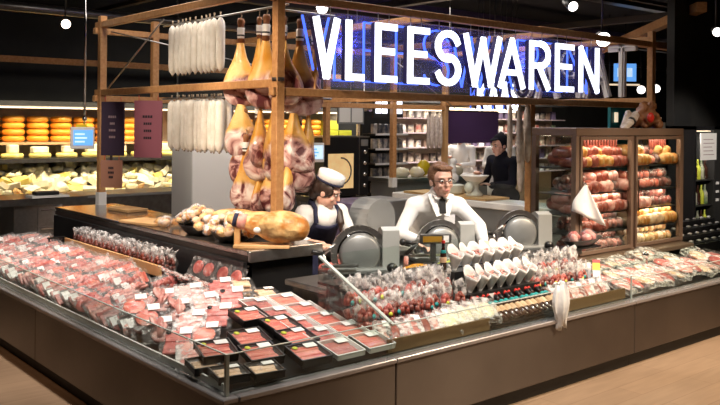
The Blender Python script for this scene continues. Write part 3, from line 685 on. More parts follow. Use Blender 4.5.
# piles of tan cold cuts below the ham table end
tp = Maker(pack('cold_cut_pack', 'cold cut pack', 'meat_t', .17, .20, .022, 'film', None, True, None, 'slices', 51))
for ip, (x, y, n, lb) in enumerate(((.92, 1.50, 4, 'left back pile'), (1.07, 1.28, 4, 'middle back pile'), (1.0, 1.06, 3, 'right front pile'), (.86, 1.20, 3, 'left front pile'), (1.04, 1.52, 5, 'far back pile'))):
    for q in range(n): tp((x+rr.uniform(-.012, .012), y+rr.uniform(-.012, .012), .55+.03*q), (.05, 0, rr.uniform(-.25, .25)-.5), 'pack of tan cold cuts, %s from bottom, %s under the table' % (nth(q), lb), 'tan cold cut packs under the table end')
dp = Maker(pack('dark_meat_pack', 'meat pack', 'meat', .15, .19, .03, 'film', None, False, None, 'lump', 61))
for i, y in enumerate((1.62, 1.80, 2.0, 2.15)):
    dp((1.08, y, .70), (0, -1.1, 0), 'dark red meat pack standing upright against the black wall, %s from the corner' % nth(i), 'upright dark red packs')
# long flat bacon packs behind the gaps
lp = Maker(pack('bacon_pack', 'bacon pack', 'meat_p', .12, .30, .016, 'film_w', None, False, None, 'slices', 71))
for q in range(9): lp((.95+.02*math.sin(q), 1.75+.07*q, .60+.012*(q % 3)), (.5, .0, PI/2+.15*math.sin(q*3)), 'long bacon pack in the fan below the upright packs, %s from the corner' % nth(q), 'long bacon packs below the table')

# wooden crate strip with bagged sausages below the table
t = thing('wooden_strip', 'long pale wooden board fencing the bagged dark sausages below the table', 'board')
MB().box(.905, .925, 2.46, 4.42, .60, .685).bevel(.003, 1).build('board', 'wood_l', t)
MB().box(.93, 1.12, 2.46, 4.42, .585, .6).build('base', 'black', t)
t = thing('black_rack', 'small black wire rack at the far end of the wooden board', 'rack')
for k in range(5): MB().box(.78+.03*k, .785+.03*k, 4.46, 4.5, .58, .68).build('bar', 'black', t)
MB().box(.77, .93, 4.455, 4.505, .675, .69).build('rail', 'black', t)
def saus_bag(name, label, cat, meat, w=.085, h=.17, dot=None, film_top='film_w'):
    """upright clear bag: sausage loop in the lower half, crumpled plastic top"""
    t = thing(name, label, cat)
    a = [(w*.26*math.cos(q), 0, h*.36+h*.30*math.sin(q)) for q in [PI*1.05+k*PI*1.9/8 for k in range(9)]]
    MB().tube(a, w*.19, 7).build('sausage', meat, t)
    MB().grid(lambda u, v, off: V(((u-.5)*w*(1+.1*math.sin(v*9)), off-.013*math.sin(PI*min(1, v*1.6))-.006*math.sin(u*11+v*8), v*h*.62)), 5, 5, .03).build('bag', 'film', t)
    MB().grid(lambda u, v, off: V(((u-.5)*w*(1.0+.35*v)+.006*math.sin(v*7), off*.6+.02*math.sin(u*9+v*5)*v, h*(.58+.5*v+.06*math.sin(u*14)*v))), 7, 4, .012).build('bag_top', film_top, t)
    if dot: MB().cyl((.004, -.022, h*.45), (.004, -.018, h*.45), .015, .015, 10).build('round_sticker', dot, t)
    return t
db = [Maker(saus_bag('sausage_bag', 'x', 'sausage bag', k, .075, .17)) for k in ('meat_d', 'meat_d', 'salami')]
for r_, x in enumerate((.965, 1.05)):
    for q in range(22): db[(q*2+r_) % 3]((x, 2.54+q*.085, .602), (0, 0, -PI/2+.3*math.sin(q*2.3+r_)), 'bag of dark sausages behind the wooden board, %s row, %s from the corner' % (('front', 'rear')[r_], nth(q)), 'bagged dark sausages behind the board', 1.0+.04*math.sin(q*1.7))

# ------------------------------------------------------------------ right leg: bags, cones, bottles
rb = [Maker(saus_bag('sausage_bag', 'x', 'sausage bag', k, .10, .22, d_)) for k, d_ in (('salami', 'teal'), ('meat', 'ygreen'), ('salami', None), ('meat_d', 'teal'), ('meat_d', None))]
def rowbags(x0, x1, n, y, z, kinds, label, group, sc=1.0, rx=-.12):
    for q in range(n):
        rb[kinds[q % len(kinds)]]((x0+(x1-x0)*q/(n-1), y+.012*math.sin(q*3), z), (rx+.06*math.sin(q*2.7), 0, .25*math.sin(q*1.9)), label % nth(q), group, sc*(1+.05*math.sin(q*2.1)))
rowbags(1.17, 2.02, 15, .48, .60, (0, 1, 2, 0, 1, 4, 3), 'upright sausage bag left of the white cones, rear row, %s from the divider', 'sausage bags left of the cones, rear', 1.08)
rowbags(1.17, 2.0, 13, .36, .535, (2, 0, 0, 1, 3, 2, 4), 'upright sausage bag left of the white cones, middle row, %s from the divider', 'sausage bags left of the cones, middle')
rowbags(2.84, 3.48, 12, .48, .59, (3, 1, 4, 3, 1), 'upright sausage bag right of the white cones, rear row, %s from the cones', 'sausage bags right of the cones, rear', 1.05)
rowbags(2.84, 3.42, 10, .36, .535, (1, 3, 4, 1, 0), 'upright sausage bag right of the white cones, middle row, %s from the cones', 'sausage bags right of the cones, middle', .95)
lb_ = [Maker(pack('lying_bag', 'sausage bag', k, .10, .21, .03, 'film_w' if k != 'salami' else 'film', None, d_, None, 'slices' if d_ else 'lump', 86+i)) for i, (k, d_) in enumerate((('meat_p', True), ('salami', False), ('meat_p', False)))]
for q in range(10): lb_[q % 3]((1.20+.085*q, .22, .555), (.45+.08*math.sin(q*2), .1*math.sin(q*3), -.5), 'clear bag lying against the front glass left of the bottles, %s from the divider' % nth(q), 'lying bags left of the bottles')
for q in range(11): lb_[(q+1) % 3]((2.80+.062*q, .22, .56), (.5+.1*math.sin(q*2), .15*math.sin(q*3), -.6), 'clear bag lying against the front glass right of the bottles, %s from them' % nth(q), 'lying bags right of the bottles')
cb_ = Maker(pack('cloudy_pack', 'meat pack', 'cheese_p', .16, .22, .03, 'film_w', None, False, None, 'lump', 81))
for q in range(5): cb_((1.72+.085*q, .20+.02*math.sin(q), .56+.006*q), (.45, .12, -.5), 'cloudy white bag lying before the bottles, %s from the left' % nth(q), 'cloudy bags before the bottles')
# black stepped rack
t = thing('stepped_rack', 'black stepped rack carrying the white cones and the bottles', 'rack', (0, 0, 0))
MB().prism([(.33, .502), (.33, .665), (.46, .665), (.46, .80), (.572, .80), (.572, .502)], 'x', 2.06, 2.80).build('steps', 'black', t)
MB().prism([(.10, .502), (.10, .515), (.325, .60), (.325, .502)], 'x', 2.02, 2.76).build('bottle_slope', 'black', t)
MB().box(2.06, 2.80, .318, .33, .60, .672).build('front_board', 'black', t)
MB().box(2.24, 2.30, .31, .317, .625, .655).build('price_card', 'label', t)
t = thing('paper_cone', 'x', 'paper cone')
MB().grid(lambda u, v, off: V(((.012+(.043-off)*v)*math.cos(u*2*PI), (.012+(.040-off)*v)*math.sin(u*2*PI), v*(.085+.065*max(0, math.sin(u*2*PI))**2.2+.022*abs(math.cos(u*2*PI))))), 20, 5, .004).build('cone_paper', 'paper', t)
b = MB(); r5 = random.Random(5)
for q in range(11): b.ball((r5.uniform(-.026, .026), r5.uniform(-.024, .024), .088+r5.uniform(-.01, .012)), (.012, .011, .008), 7)
o = b.build('meat_snacks', 'meat_p', t); rm = o.modifiers.new('r', 'REMESH'); rm.voxel_size = .005; rm.use_smooth_shade = True
cn = Maker(t)
for q in range(7): cn((2.115+.106*q, .515, .803), (.10, .05*math.sin(q*2), .3*math.sin(q*2.3)), 'white paper cone of meat snacks in the upper row, %s from the left' % nth(q), 'white cones in the upper row', 1.12)
for q in range(7): cn((2.14+.102*q, .395, .668), (.16, .05*math.sin(q*3), .3*math.sin(q*1.3)), 'white paper cone of meat snacks in the lower row, %s from the left' % nth(q), 'white cones in the lower row', 1.15)
t = thing('snack_bottle', 'x', 'bottle')
MB().lathe([(.018, 0), (.022, .004), (.023, .08), (.020, .115), (.011, .145), (.010, .165)], 12).build('body', 'bottle', t)
MB().lathe([(.0205, .113), (.0212, .114), (.0165, .132), (.016, .133)], 12).build('label_band', 'teal', t)
MB().lathe([(.0236, .05), (.0238, .052), (.0238, .085), (.0236, .087)], 12).build('lower_label', 'meat_t', t)
MB().lathe([(.0105, .150), (.0115, .152), (.0115, .178), (.0105, .18)], 12).build('neck_wrap', 'black', t); MB().lathe([(.012, .178), (.0125, .18), (.0125, .193), (.011, .196)], 12).build('cap', 'red', t)
bt = Maker(t)
for q in range(14): bt((2.05+.055*q, .105, .525), (-1.08, 0, -.12+.05*math.sin(q*3)), 'dark bottle with red cap and teal band lying below the cones, %s from the left' % nth(q), 'bottles below the cones', 1.32)
for q in range(6): bt((1.99+.008*math.sin(q), .50, .82-.022*0+.0), (0, 0, q), 'dark bottle with red cap standing at the left end of the cone rack', 'bottles', 1.0) if q == 0 else None
# white bag over the front glass
t = thing('white_bag', 'crumpled white plastic bag hanging over the front glass right of the bottles', 'bag', (2.60, -.005, .73))
def bagf(u, v, off):
    ww = .045+.05*math.sin(PI*min(1, v*1.25))
    return V(((u-.5)*2*ww, -.028*math.sin(PI*u)*math.sin(PI*v)-.012*math.sin(u*17+v*3)-.012+off, -.29*v-.02*math.sin(u*7)))
MB().grid(bagf, 12, 8, .02).build('bag', 'white', t)
MB().grid(lambda u, v, off: V(((u-.5)*.07, .012+.03*v+off, .012*math.sin(PI*v)-.03*v+.01*math.sin(u*9))), 5, 4, .01).build('bag_handle', 'white', t)
# yellow and red packets right end
t = thing('card_packet', 'tall yellow and red card packet leaning at the right end of the bags', 'packet', (3.49, .30, .52), (-.55, 0, -.9)); t.scale = (.8, .8, .85)
MB().box(-.035, .035, -.012, .012, 0, .30).build('card', 'label', t)
MB().box(-.036, .036, -.0135, .0135, .2, .30).build('yellow_top', 'yellow', t); MB().box(-.036, .036, -.014, .014, .27, .301).build('red_edge', 'red', t); MB().box(-.02, .02, -.0145, -.012, .06, .13).build('blue_print', 'blue', t)
for q in range(3):
    t = thing('card_packet', 'slim dark blue packet leaning beside the yellow and red one, %s from it' % ORD[q], 'packet', (3.45-.03*q, .34, .52), (-.6, 0, -.9)); t.scale = (.7, .8, .95)
    MB().box(-.018, .018, -.01, .01, 0, .25).build('card', 'label', t); MB().box(-.0185, .0185, -.0105, .0105, .03, .2).build('print', 'blue', t)
# flat packs in the third section
fp = [Maker(pack('flat_bag', 'meat pack', k, .2, .26, .035, f, None, False, None, 'lump', 91+i)) for i, (k, f) in enumerate((('meat_p', 'film_w'), ('meat', 'film'), ('meat_t', 'film_w')))]
k = 0
for ry, y in enumerate((.20, .40, .60)):
    for q in range(13 if ry < 2 else 9):
        fp[k % 3]((3.66+.155*q+.03*ry, y, .545+.02*ry+(.03 if q in (6, 7, 10) else 0)), (.25+.1*math.sin(q*2), .12*math.sin(q*3), .2*math.sin(q*1.7)), 'flat clear meat bag below the glass cabinet, %s row, %s from the left' % (('front', 'middle', 'rear')[ry], nth(q)), 'flat meat bags below the cabinet'); k += 1

# ------------------------------------------------------------------ glass cabinet
CX0, CX1, CY0, CY1, CZ0, CZ1 = 4.0, 5.82, .86, 1.34, .66, 1.775
t = thing('glass_cabinet', 'tall brown steel refrigerated cabinet with two glass doors full of meat', 'cabinet')
MB().box(CX0, CX1, CY0, CY1, CZ1-.07, CZ1).bevel(.005, 1).build('top_panel', 'cab', t)
MB().box(CX0, CX1, CY0, CY1, CZ0-.05, CZ0).bevel(.005, 1).build('base_panel', 'cab', t)
MB().box(CX0-.05, CX1, CY0-.12, CY0+.02, CZ0-.06, CZ0-.02).bevel(.005, 1).build('base_ledge', 'cab', t)
MB().box(CX0, CX1, CY1-.02, CY1, CZ0, CZ1-.07).build('back_glass', 'glass', t)
for x in (CX0, CX1-.05):
    for y in (CY0, CY1-.05): MB().box(x, x+.05, y, y+.05, CZ0, CZ1-.07).build('corner_post', 'cab', t)
MB().box(4.88, 4.93, CY0+.01, CY0+.05, CZ0, CZ1-.07).build('middle_post', 'cab', t)
MB().box(CX0+.002, CX0+.008, CY0+.05, CY1-.05, CZ0, CZ1-.07).build('side_glass', 'glass', t)
for x0, x1 in ((CX0+.05, 4.88), (4.93, CX1-.05)):
    d = MB(); zt = CZ1-.075
    d.box(x0, x1, CY0-.012, CY0+.01, CZ0+.005, CZ0+.035); d.box(x0, x1, CY0-.012, CY0+.01, zt-.03, zt); d.box(x0, x0+.03, CY0-.012, CY0+.01, CZ0+.035, zt-.03); d.box(x1-.03, x1, CY0-.012, CY0+.01, CZ0+.035, zt-.03)
    f = d.build('door', 'cab', t)
    MB().box(x0+.03, x1-.03, CY0-.004, CY0+.002, CZ0+.035, zt-.03).build('door_glass', 'glass', f)
    MB().box(x0+.01, x0+.02, CY0-.035, CY0-.025, 1.0, 1.3).build('handle', 'chrome', f)
SH = (.84, 1.01, 1.19, 1.42)
for z in SH: MB().box(CX0+.03, CX1-.03, CY0+.06, CY1-.03, z-.012, z).build('shelf', 'steel_d', t)
MB().box(CX0, CX1+.02, CY0-.02, CY1+.3, 0, CZ0-.062).build('plinth', 'brown_dark', t)
area((4.45, .92, 1.69), (4.45, 1.05, .6), 3.2, .7, .05, WARM); area((5.35, .92, 1.69), (5.35, 1.05, .6), 3.2, .7, .05, WARM)
for z in SH:
    area((4.45, .93, z-.02), (4.45, 1.05, z-.4), 1.1, .7, .03, WARM); area((5.35, .93, z-.02), (5.35, 1.05, z-.4), 1.1, .7, .03, WARM)
def log(name, matn, lab, L=.2, r=.04):
    t = thing(name, lab, 'meat'); MB().lathe([(r*.3, -L/2), (r*.8, -L/2+.01), (r, -L/2+.03), (r*1.03, 0), (r, L/2-.03), (r*.8, L/2-.01), (r*.3, L/2)], 12, mat=Matrix.Rotation(PI/2, 4, 'X')).build('meat', matn, t); return t
cm = {k: Maker(chunk('wrapped_meat', k, 'x', 'meat', 'film', i+60, .95)) for i, k in enumerate(('meat_p', 'meat_d', 'meat_o', 'cheese_o', 'meat_t', 'cheese_p', 'rind', 'meat'))}
lg = {k: Maker(log('meat_log', k, 'x', .22, .05)) for k in ('salami', 'meat_p', 'rind', 'meat_t')}
r6 = random.Random(66)
LEV = [(CZ0+.002, 'bottom'), (.842, 'second'), (1.012, 'third'), (1.192, 'fourth'), (1.422, 'top')]
KIND = [[('meat', 'meat_d', 'meat_d'), ('meat_t', 'rind', 'rind')], [('meat_d', 'salami', 'meat_d'), ('rind', 'meat_t', 'rind')], [('meat_p', 'meat_p', 'salami'), ('meat_p', 'meat_d', 'meat')], [('meat_d', 'salami', 'meat_p'), ('meat_o', 'meat_o', 'meat_d')], [('salami', 'rind', 'salami'), ('rind', 'meat_o', 'meat_d')]]
ADJ = {'meat_p': 'pink', 'meat': 'red', 'cheese_p': 'pale', 'rind': 'golden', 'meat_t': 'tan', 'meat_d': 'dark red', 'meat_o': 'orange red', 'cheese_o': 'orange', 'salami': 'brown red'}
for li, (z, ln) in enumerate(LEV):
    for si, (x0, x1) in enumerate(((4.10, 4.84), (4.99, 5.72))):
        n = 10
        for r_ in range(3):
            for q in range(n):
                kd = KIND[li][si][(q*3//n + (r6.random() < .3)) % 3]; x = x0+(x1-x0)*q/(n-1)
                lab = '%s meat, %s cabinet door, %s shelf, %s row, %s from the left' % (ADJ[kd], ('left', 'right')[si], ln, ('front', 'rear', 'upper')[r_], nth(q))
                sc = r6.uniform(.95, 1.15)
                y = (.975, 1.10, 1.03)[r_]; z_ = z + (0, .02, .082)[r_]; x += (0, .02, -.02)[r_]
                if kd in lg and li >= 1: lg[kd]((x, y+.02, z_+.05*sc), (0, 0, r6.uniform(-.3, .3)), lab, 'meats in the glass cabinet', sc)
                else: cm.get(kd, cm['meat_d'])((x, y, z_+.045*sc), (r6.uniform(-.3, .3), r6.uniform(-.3, .3), r6.uniform(0, 6)), lab, 'meats in the glass cabinet', sc*1.15)
# sausages hanging under the cabinet top
t = thing('hanging_sausage', 'x', 'sausage'); MB().lathe([(.006, -.2), (.016, -.19), (.02, -.15), (.019, -.05), (.012, -.015), (.004, 0)], 10).build('casing', 'salami', t)
hs = Maker(t)
for q in range(16): hs((4.14+.046*q, 1.0, 1.70), (0, 0, q), 'short sausage hanging under the top of the left cabinet door, %s from the left' % nth(q), 'sausages hanging in the cabinet', .55)
for q in range(8): hs((5.42+.04*q, 1.0, 1.70), (0, 0, q), 'short sausage hanging under the top of the right cabinet door, %s from the left' % nth(q), 'sausages hanging in the cabinet', .7)
# white cloth hanging at the cabinet
t = thing('white_cloth', 'white folded cloth hung by one corner at the cabinet left door', 'cloth', (4.06, .80, 1.30), (0, 0, -.45))
def clf(u, v, off):
    wl, wr = -.11*min(1, v*1.5), .22*v
    return V((wl+(wr-wl)*u-.02*v, -.03*math.sin(u*PI*2.0)*v+off, -.33*v*(.72+.42*u)))
MB().grid(clf, 10, 8, .008).build('cloth', 'white', t); MB().cyl((0, -.01, -.01), (0, .06, .01), .006).build('hook', 'chrome', t)
# black dish with meat on the shelf
t = thing('black_dish', 'black oval dish with raw red meat on the shelf by the cabinet', 'dish', (3.78, .64, .808), (0, 0, .1))
MB().lathe([(.5, 0), (.6, .004), (.85, .03), (1.0, .055), (1.03, .06), (.97, .056), (.8, .03), (.3, .012)], 26, sx=.27, sy=.10).build('dish', 'black', t)
heap((3.78, .66, .86), .18, .05, 9, [cm['meat'], cm['meat_p']], 'raw red meat piece, %s laid in the black oval dish', 'meat', 'meat in the oval dish', 70, (.04, .055), .02)
# dried sausages and ham bone on the cabinet top
t = thing('sausage_bundle', 'big bundle of netted dried red sausages on top of the cabinet', 'sausage bundle', (5.52, 1.10, 1.776)); t.scale = (1.15, 1.15, 1.15)
b = MB(); r7 = random.Random(9)
for q in range(34):
    a = r7.uniform(0, 2*PI); hgt = r7.uniform(.02, .22); rad = .19*(1-hgt/.3)
    b.ball((rad*math.cos(a), rad*.6*math.sin(a), hgt), (.055, .03, .03), 8, 0, Euler((r7.uniform(-1, 1), r7.uniform(-1, 1), r7.uniform(0, 6))).to_matrix())
b.ball((0, 0, .09), (.15, .09, .09), 12)
o = b.build('sausages', 'hoof', t); rm = o.modifiers.new('r', 'REMESH'); rm.voxel_size = .012; rm.use_smooth_shade = True
MB().ball((-.13, -.12, .09), (.05, .02, .045), 10).build('red_seal', 'red', t)
t = thing('trotter', 'pale dried ham leg lying left of the sausage bundle on the cabinet', 'ham', (5.12, 1.06, 1.80), (0, -.35, .25))
b = MB().cyl((-.08, 0, 0), (.30, 0, .0), .025, .05); b.ball((-.10, 0, 0), (.05, .035, .028), 10); b.cyl((-.08, .03, .0), (.25, .06, .05), .022, .03)
o = b.build('leg', 'saus_g', t); rm = o.modifiers.new('r', 'REMESH'); rm.voxel_size = .01; rm.use_smooth_shade = True
MB().cyl((.1, 0, 0), (.13, 0, 0), .045).build('black_band', 'black', t)
t = thing('kitchen_scale', 'pale grey scale with white bar on the right end of the cabinet top', 'scale', (5.76, 1.12, 1.776))
MB().box(-.05, .06, -.06, .06, 0, .06).build('body', 'steel_g', t); MB().box(-.05, .07, -.012, .012, .10, .112).build('bar', 'porc', t); MB().box(-.03, -.02, -.006, .006, .06, .10).build('stem', 'steel', t)

# ------------------------------------------------------------------ slicers
def slicer(label, loc, rz, sc=1.0, cover='steel_p'):
    """gravity slicer: base, motor head, round blade with guard, carriage with handle; the blade faces local -y"""
    t = thing('meat_slicer', label, 'meat slicer', loc, (0, 0, rz)); t.scale = (sc,)*3
    MB().box(-.26, .24, -.06, .17, .02, .06).bevel(.015, 2).build('base', 'steel_g', t)
    for x in (-.22, .2):
        for y in (-.09, .14): MB().cyl((x, y, 0), (x, y, .025), .018).build('foot', 'black', t)
    MB().cyl((-.03, -.005, .15), (-.03, .02, .15), .160, .160, 36).build('blade', 'chrome', t)
    b = MB()
    for k in range(20):
        a0, a1 = math.radians(-20+k*11), math.radians(-20+(k+1)*11)
        b.bar((-.03+.172*math.cos(a0), .02, .15+.172*math.sin(a0)), (-.03+.172*math.cos(a1), .02, .15+.172*math.sin(a1)), .055, .022, 0, (0, 1, 0))
    b.build('blade_guard', 'steel', t)
    MB().cyl((-.03, -.03, .15), (-.03, -.006, .15), .125, .148, 32).build('blade_cover', 'steel_g', t)
    b = MB(); b.prism([(-.02, .03), (.13, .03), (.15, .27), (.13, .31), (.06, .33), (-.01, .31)], 'x', .13, .25); b.bevel(.018, 2).build('motor_head', cover, t)
    MB().box(-.31, -.06, -.12, -.075, .08, .095).build('carriage_plate', 'steel', t)
    MB().tube([(-.28, -.10, .09), (-.30, -.10, .17), (-.22, -.11, .24)], .010).build('carriage_arm', 'steel', t)
    MB().cyl((-.31, -.10, .17), (-.38, -.10, .19), .017).build('handle', 'black', t)
    MB().cyl((.17, -.145, .07), (.17, -.115, .07), .035, .035, 16).build('thickness_knob', 'black', t)
    return t
slicer('grey slicer with a big round blade in front of the woman', (1.70, .98, .742), -.5, 1.0)
slicer('grey slicer with a brass plate in front of the man', (2.50, .98, .742), -.5, .95)
slicer('grey slicer standing near the glass cabinet, right of the man', (3.44, .98, .742), -.5, 1.0)
t = thing('slicer_plate', 'brass coloured plate with a white note on the slicer before the man', 'plate', (2.26, .86, .93), (0, 0, -.6))
MB().box(-.10, .13, -.02, .02, 0, .07).bevel(.006, 1).build('frame', 'steel_d', t); MB().box(-.08, .06, -.024, -.02, .012, .055).build('brass_face', 'brass', t); MB().box(.07, .11, -.024, -.02, .012, .06).build('white_note', 'label', t); MB().box(-.02, .02, -.0, .03, -.13, 0).build('stem', 'steel_d', t)
t = thing('food_pusher', 'black jointed food pusher left of the brass plate', 'arm', (2.04, .92, .742), (0, 0, -.6))
MB().tube([(0, 0, 0), (0, 0, .12), (.08, 0, .2), (.0, 0, .21)], .014).build('arm', 'black', t); MB().ball((-.02, 0, .21), .026).build('knob', 'black', t); MB().cyl((.0, -.02, .03), (.0, -.03, .11), .02, .016).build('red_grip', 'meat_p', t)
# pile of slices by the second slicer, red meat by the woman's hand
t = thing('sliced_meat', 'fresh red meat lying below the hand of the woman', 'meat', (1.50, 1.12, .80)); MB().ball((0, 0, 0), (.08, .06, .035), 12).jit(.006, 3).build('meat', 'meat', t)
t = thing('sliced_sausage', 'orange sliced sausage pile on the worktop behind the glass screen', 'sausage', (2.06, .83, .775)); MB().ball((0, 0, 0), (.13, .035, .03), 12).jit(.006, 4).build('slices', 'cheese_o', t)
t = thing('yellow_lemons', 'small heap of wrapped salad behind the glass screen', 'salad', (2.34, .80, .77)); MB().ball((0, 0, 0), (.1, .035, .035), 10).jit(.012, 4).build('leaves', 'ygreen', t); MB().ball((.0, -.01, .012), (.085, .04, .035), 9).jit(.012, 8).build('wrap', 'film_w', t)
t = thing('steel_bin', 'rounded grey steel housing standing between the woman and the lilac cabinet', 'housing', (2.62, 1.95, 0))
MB().prism([(-.16, 0), (.16, 0), (.16, 1.0), ] + [(.16*math.cos(a*PI/12), 1.0+.16*math.sin(a*PI/12)) for a in range(1, 12)] + [(-.16, 1.0)], 'y', -.12, .12).bevel(.015, 2).build('housing', 'steel_g', t)
t = thing('lilac_cabinet', 'lilac grey low cabinet behind the man at his right arm', 'cabinet', (3.5, 3.2, 0), (0, 0, 0)); MB().box(-.28, .20, -.25, .25, 0, 1.0).bevel(.01, 1).build('body', 'lilac', t); MB().box(.21, .55, -.25, .25, 0, 1.0).bevel(.01, 1).build('steel_side', 'steel_g', t); MB().box(-.12, -.1, -.27, -.255, .3, .6).build('handle', 'steel', t)
t = thing('side_worktop', 'small steel worktop beside the end of the ham table before the woman', 'worktop')
MB().box(1.86, 2.50, 1.26, 1.80, .78, .82).bevel(.006, 1).build('top', 'steel_d', t); MB().box(1.9, 2.46, 1.3, 1.76, 0, .78).build('body', 'steel_d', t)

# ------------------------------------------------------------------ people
def remesh(o, vox, it=4):
    rm = o.modifiers.new('r', 'REMESH'); rm.mode = 'VOXEL'; rm.voxel_size = vox; rm.use_smooth_shade = True
    if it: o.modifiers.new('s', 'SMOOTH').iterations = it
    me = bpy.data.meshes.new_from_object(o.evaluated_get(bpy.context.evaluated_depsgraph_get()))
    o.modifiers.clear(); old = o.data; o.data = me; bpy.data.meshes.remove(old)
    for p in me.polygons: p.use_smooth = True
    return o
def chain(mb, pts, rad, seg=12):
    for (p, q), (a, c) in zip(zip(pts, pts[1:]), zip(rad, rad[1:])): mb.cyl(p, q, a, c, seg)
    for p, a in zip(pts, rad): mb.ball(p, a, seg)
def person(label, O, f, J, kind, vox=.009, hs=1.0):
    """J holds joints in local axes: x to the person's right, y forward, z up"""
    f = V((f[0], f[1], 0)).normalized()
    t = thing('person', label, 'person', (O[0], O[1], 0), (0, 0, math.atan2(f.y, f.x)-PI/2))
    g = {k: (V(v) if not isinstance(v, Matrix) else v) for k, v in J.items()}
    b = MB()
    H = Matrix.Translation(g['head']) @ Euler(J['hrot'], 'XYZ').to_matrix().to_4x4() @ Matrix.Scale(hs, 4)
    n0 = len(b.bm.verts)
    b.ball((0, -.012, .035), (.076, .096, .092), 20); b.ball((0, .022, -.045), (.058, .066, .066), 16); b.ball((0, .062, -.093), (.026, .022, .018), 10)
    b.cyl((0, .085, .018), (0, .108, -.018), .009, .014); b.ball((0, .106, -.02), (.017, .014, .012), 10); b.ball((0, .070, .036), (.058, .022, .014), 12)
    for sx in (-1, 1):
        b.ball((sx*.078, -.008, -.004), (.010, .022, .032), 10); b.ball((sx*.040, .066, -.022), (.022, .02, .022), 10)
    b.ball((0, .084, -.052), (.026, .012, .012), 10)
    bmesh.ops.transform(b.bm, matrix=H, verts=list(b.bm.verts))
    nk = H @ V((0, -.02, -.06))
    chain(b, [g['neck'], nk], [.062, .056])
    up = [g['pelvis'], (g['pelvis']+g['chest'])/2, g['chest'], g['neck']]
    ax = (g['chest']-g['pelvis']).normalized(); rt = V((1, 0, 0))
    def torso(m, e):
        e *= .6
        for p, rx in ((g['pelvis'], .155), ((g['pelvis']+g['chest'])/2, .145), (g['chest'], .165)):
            q = ax.to_track_quat('Z', 'Y').to_matrix()
            # keep the wide axis along the shoulders
            x = rt - ax*rt.dot(ax); x.normalize(); y = ax.cross(x)
            m.ball(p, (rx+e, .105+e, .19+e), 18, 0, Matrix((x, y, ax)).transposed())
        for s in 'rl': chain(m, [g['chest']+ax*.06, g['sh'+s]], [.09+e, .065+e])
        m.cyl(g['pelvis'], g['chest'], .11+e, .11+e, 14)
    torso(b, 0)
    for s in 'rl':
        chain(b, [g['sh'+s], g['el'+s], g['wr'+s]], [.054, .041, .029])
        d = (g['hd'+s]-g['wr'+s]).normalized(); x = d.orthogonal() if abs(d.z) > .95 else V((0, 0, 1)).cross(d).normalized(); nrm = d.cross(x); P = g['wr'+s]
        b.ball(P+d*.05, (.041, .052, .016), 12, 0, Matrix((x, d, nrm)).transposed())
        for k, (off, ln) in enumerate(((-.031, .062), (-.011, .075), (.010, .070), (.029, .055))):
            a = P+d*.08+x*off; m1 = a+d*ln*.55-nrm*.012*(-1 if nrm.z < 0 else 1); e1 = m1+d*ln*.35-nrm*.028*(-1 if nrm.z < 0 else 1); chain(b, [P+d*.05+x*off*.8, a, m1, e1], [.0105, .0100, .0092, .0080], 8)
        sg_ = -1 if s == 'r' else 1
        a = P+d*.025+x*sg_*.03; chain(b, [a, a+d*.035+x*sg_*.030, a+d*.07+x*sg_*.028-nrm*.012*(-1 if nrm.z < 0 else 1)], [.013, .0115, .009], 8)
        chain(b, [g['hip'+s], g['kn'+s], g['an'+s]], [.085, .058, .042]); b.ball(g['an'+s]+V((0, .07, -.045)), (.045, .12, .04), 12)
    remesh(b.build('body', 'skin', t), vox, 3)
    # face details
    def hp(name, fn, m_):
        q = MB(); fn(q); bmesh.ops.transform(q.bm, matrix=H, verts=list(q.bm.verts)); return q.build(name, m_, t)
    for sx in (-1, 1):
        hp('eye', lambda q: q.ball((sx*.031, .083, .014), (.0135, .008, .008), 10), 'eyew'); hp('iris', lambda q: q.ball((sx*.031, .089, .013), (.006, .004, .006), 8), 'black')
        hp('eyebrow', lambda q: q.ball((sx*.031, .090, .035), (.018, .006, .0045), 8), 'hair_d' if kind != 'man' else 'hair_b')
    hp('mouth', lambda q: q.ball((0, .097, -.054), (.021, .006, .006), 10), 'lips')
    # clothes
    top = {'man': 'white', 'woman': 'white', 'dark': 'blackcloth', 'far': 'white'}[kind]
    q = MB(); torso(q, .018)
    hem = .50 if kind in ('man', 'far') else .80
    for s in 'rl':
        wv = g['wr'+s] if kind != 'woman' else g['el'+s]+(g['wr'+s]-g['el'+s])*.35
        chain(q, [g['sh'+s], g['el'+s], wv], [.066, .054, .044])
        if kind in ('man', 'far'): chain(q, [g['hip'+s], g['kn'+s]+V((0, 0, .12))], [.125, .125])
        else: q.ball(g['hip'+s], .115, 12)
    chain(q, [g['chest']+ax*.08, g['neck']+ax*.012], [.115, .082])
    remesh(q.build('coat' if kind == 'man' else 'jacket' if kind == 'dark' else 'shirt', top, t), .012, 5)
    q = MB()
    for s in 'rl': chain(q, [g['hip'+s], g['kn'+s], g['an'+s]+V((0, 0, .03))], [.10, .075, .062])
    remesh(q.build('trousers', 'navy' if kind != 'dark' else 'blackcloth', t), .014, 3)
    for s in 'rl': MB().ball(g['an'+s]+V((0, .06, -.045)), (.055, .135, .042), 12).build('shoe', 'black', t)
    fr_ = ax.cross(V((1, 0, 0))); fr_ = -fr_ if fr_.y < 0 else fr_
    return t, H, hp, g, ax, fr_
def hair_cap(q, back=.0, low=-.02, thick=.012):
    q.ball((0, -.022, .042), (.086+thick*.3, .100+thick*.3, .098+thick*.4), 18)
    for v in list(q.bm.verts):
        # open the face
        if v.co.y > .045 and v.co.z < .085: v.co.y = .045-(.085-v.co.z)*.25
        if v.co.z < low-.05: v.co.z = low-.05
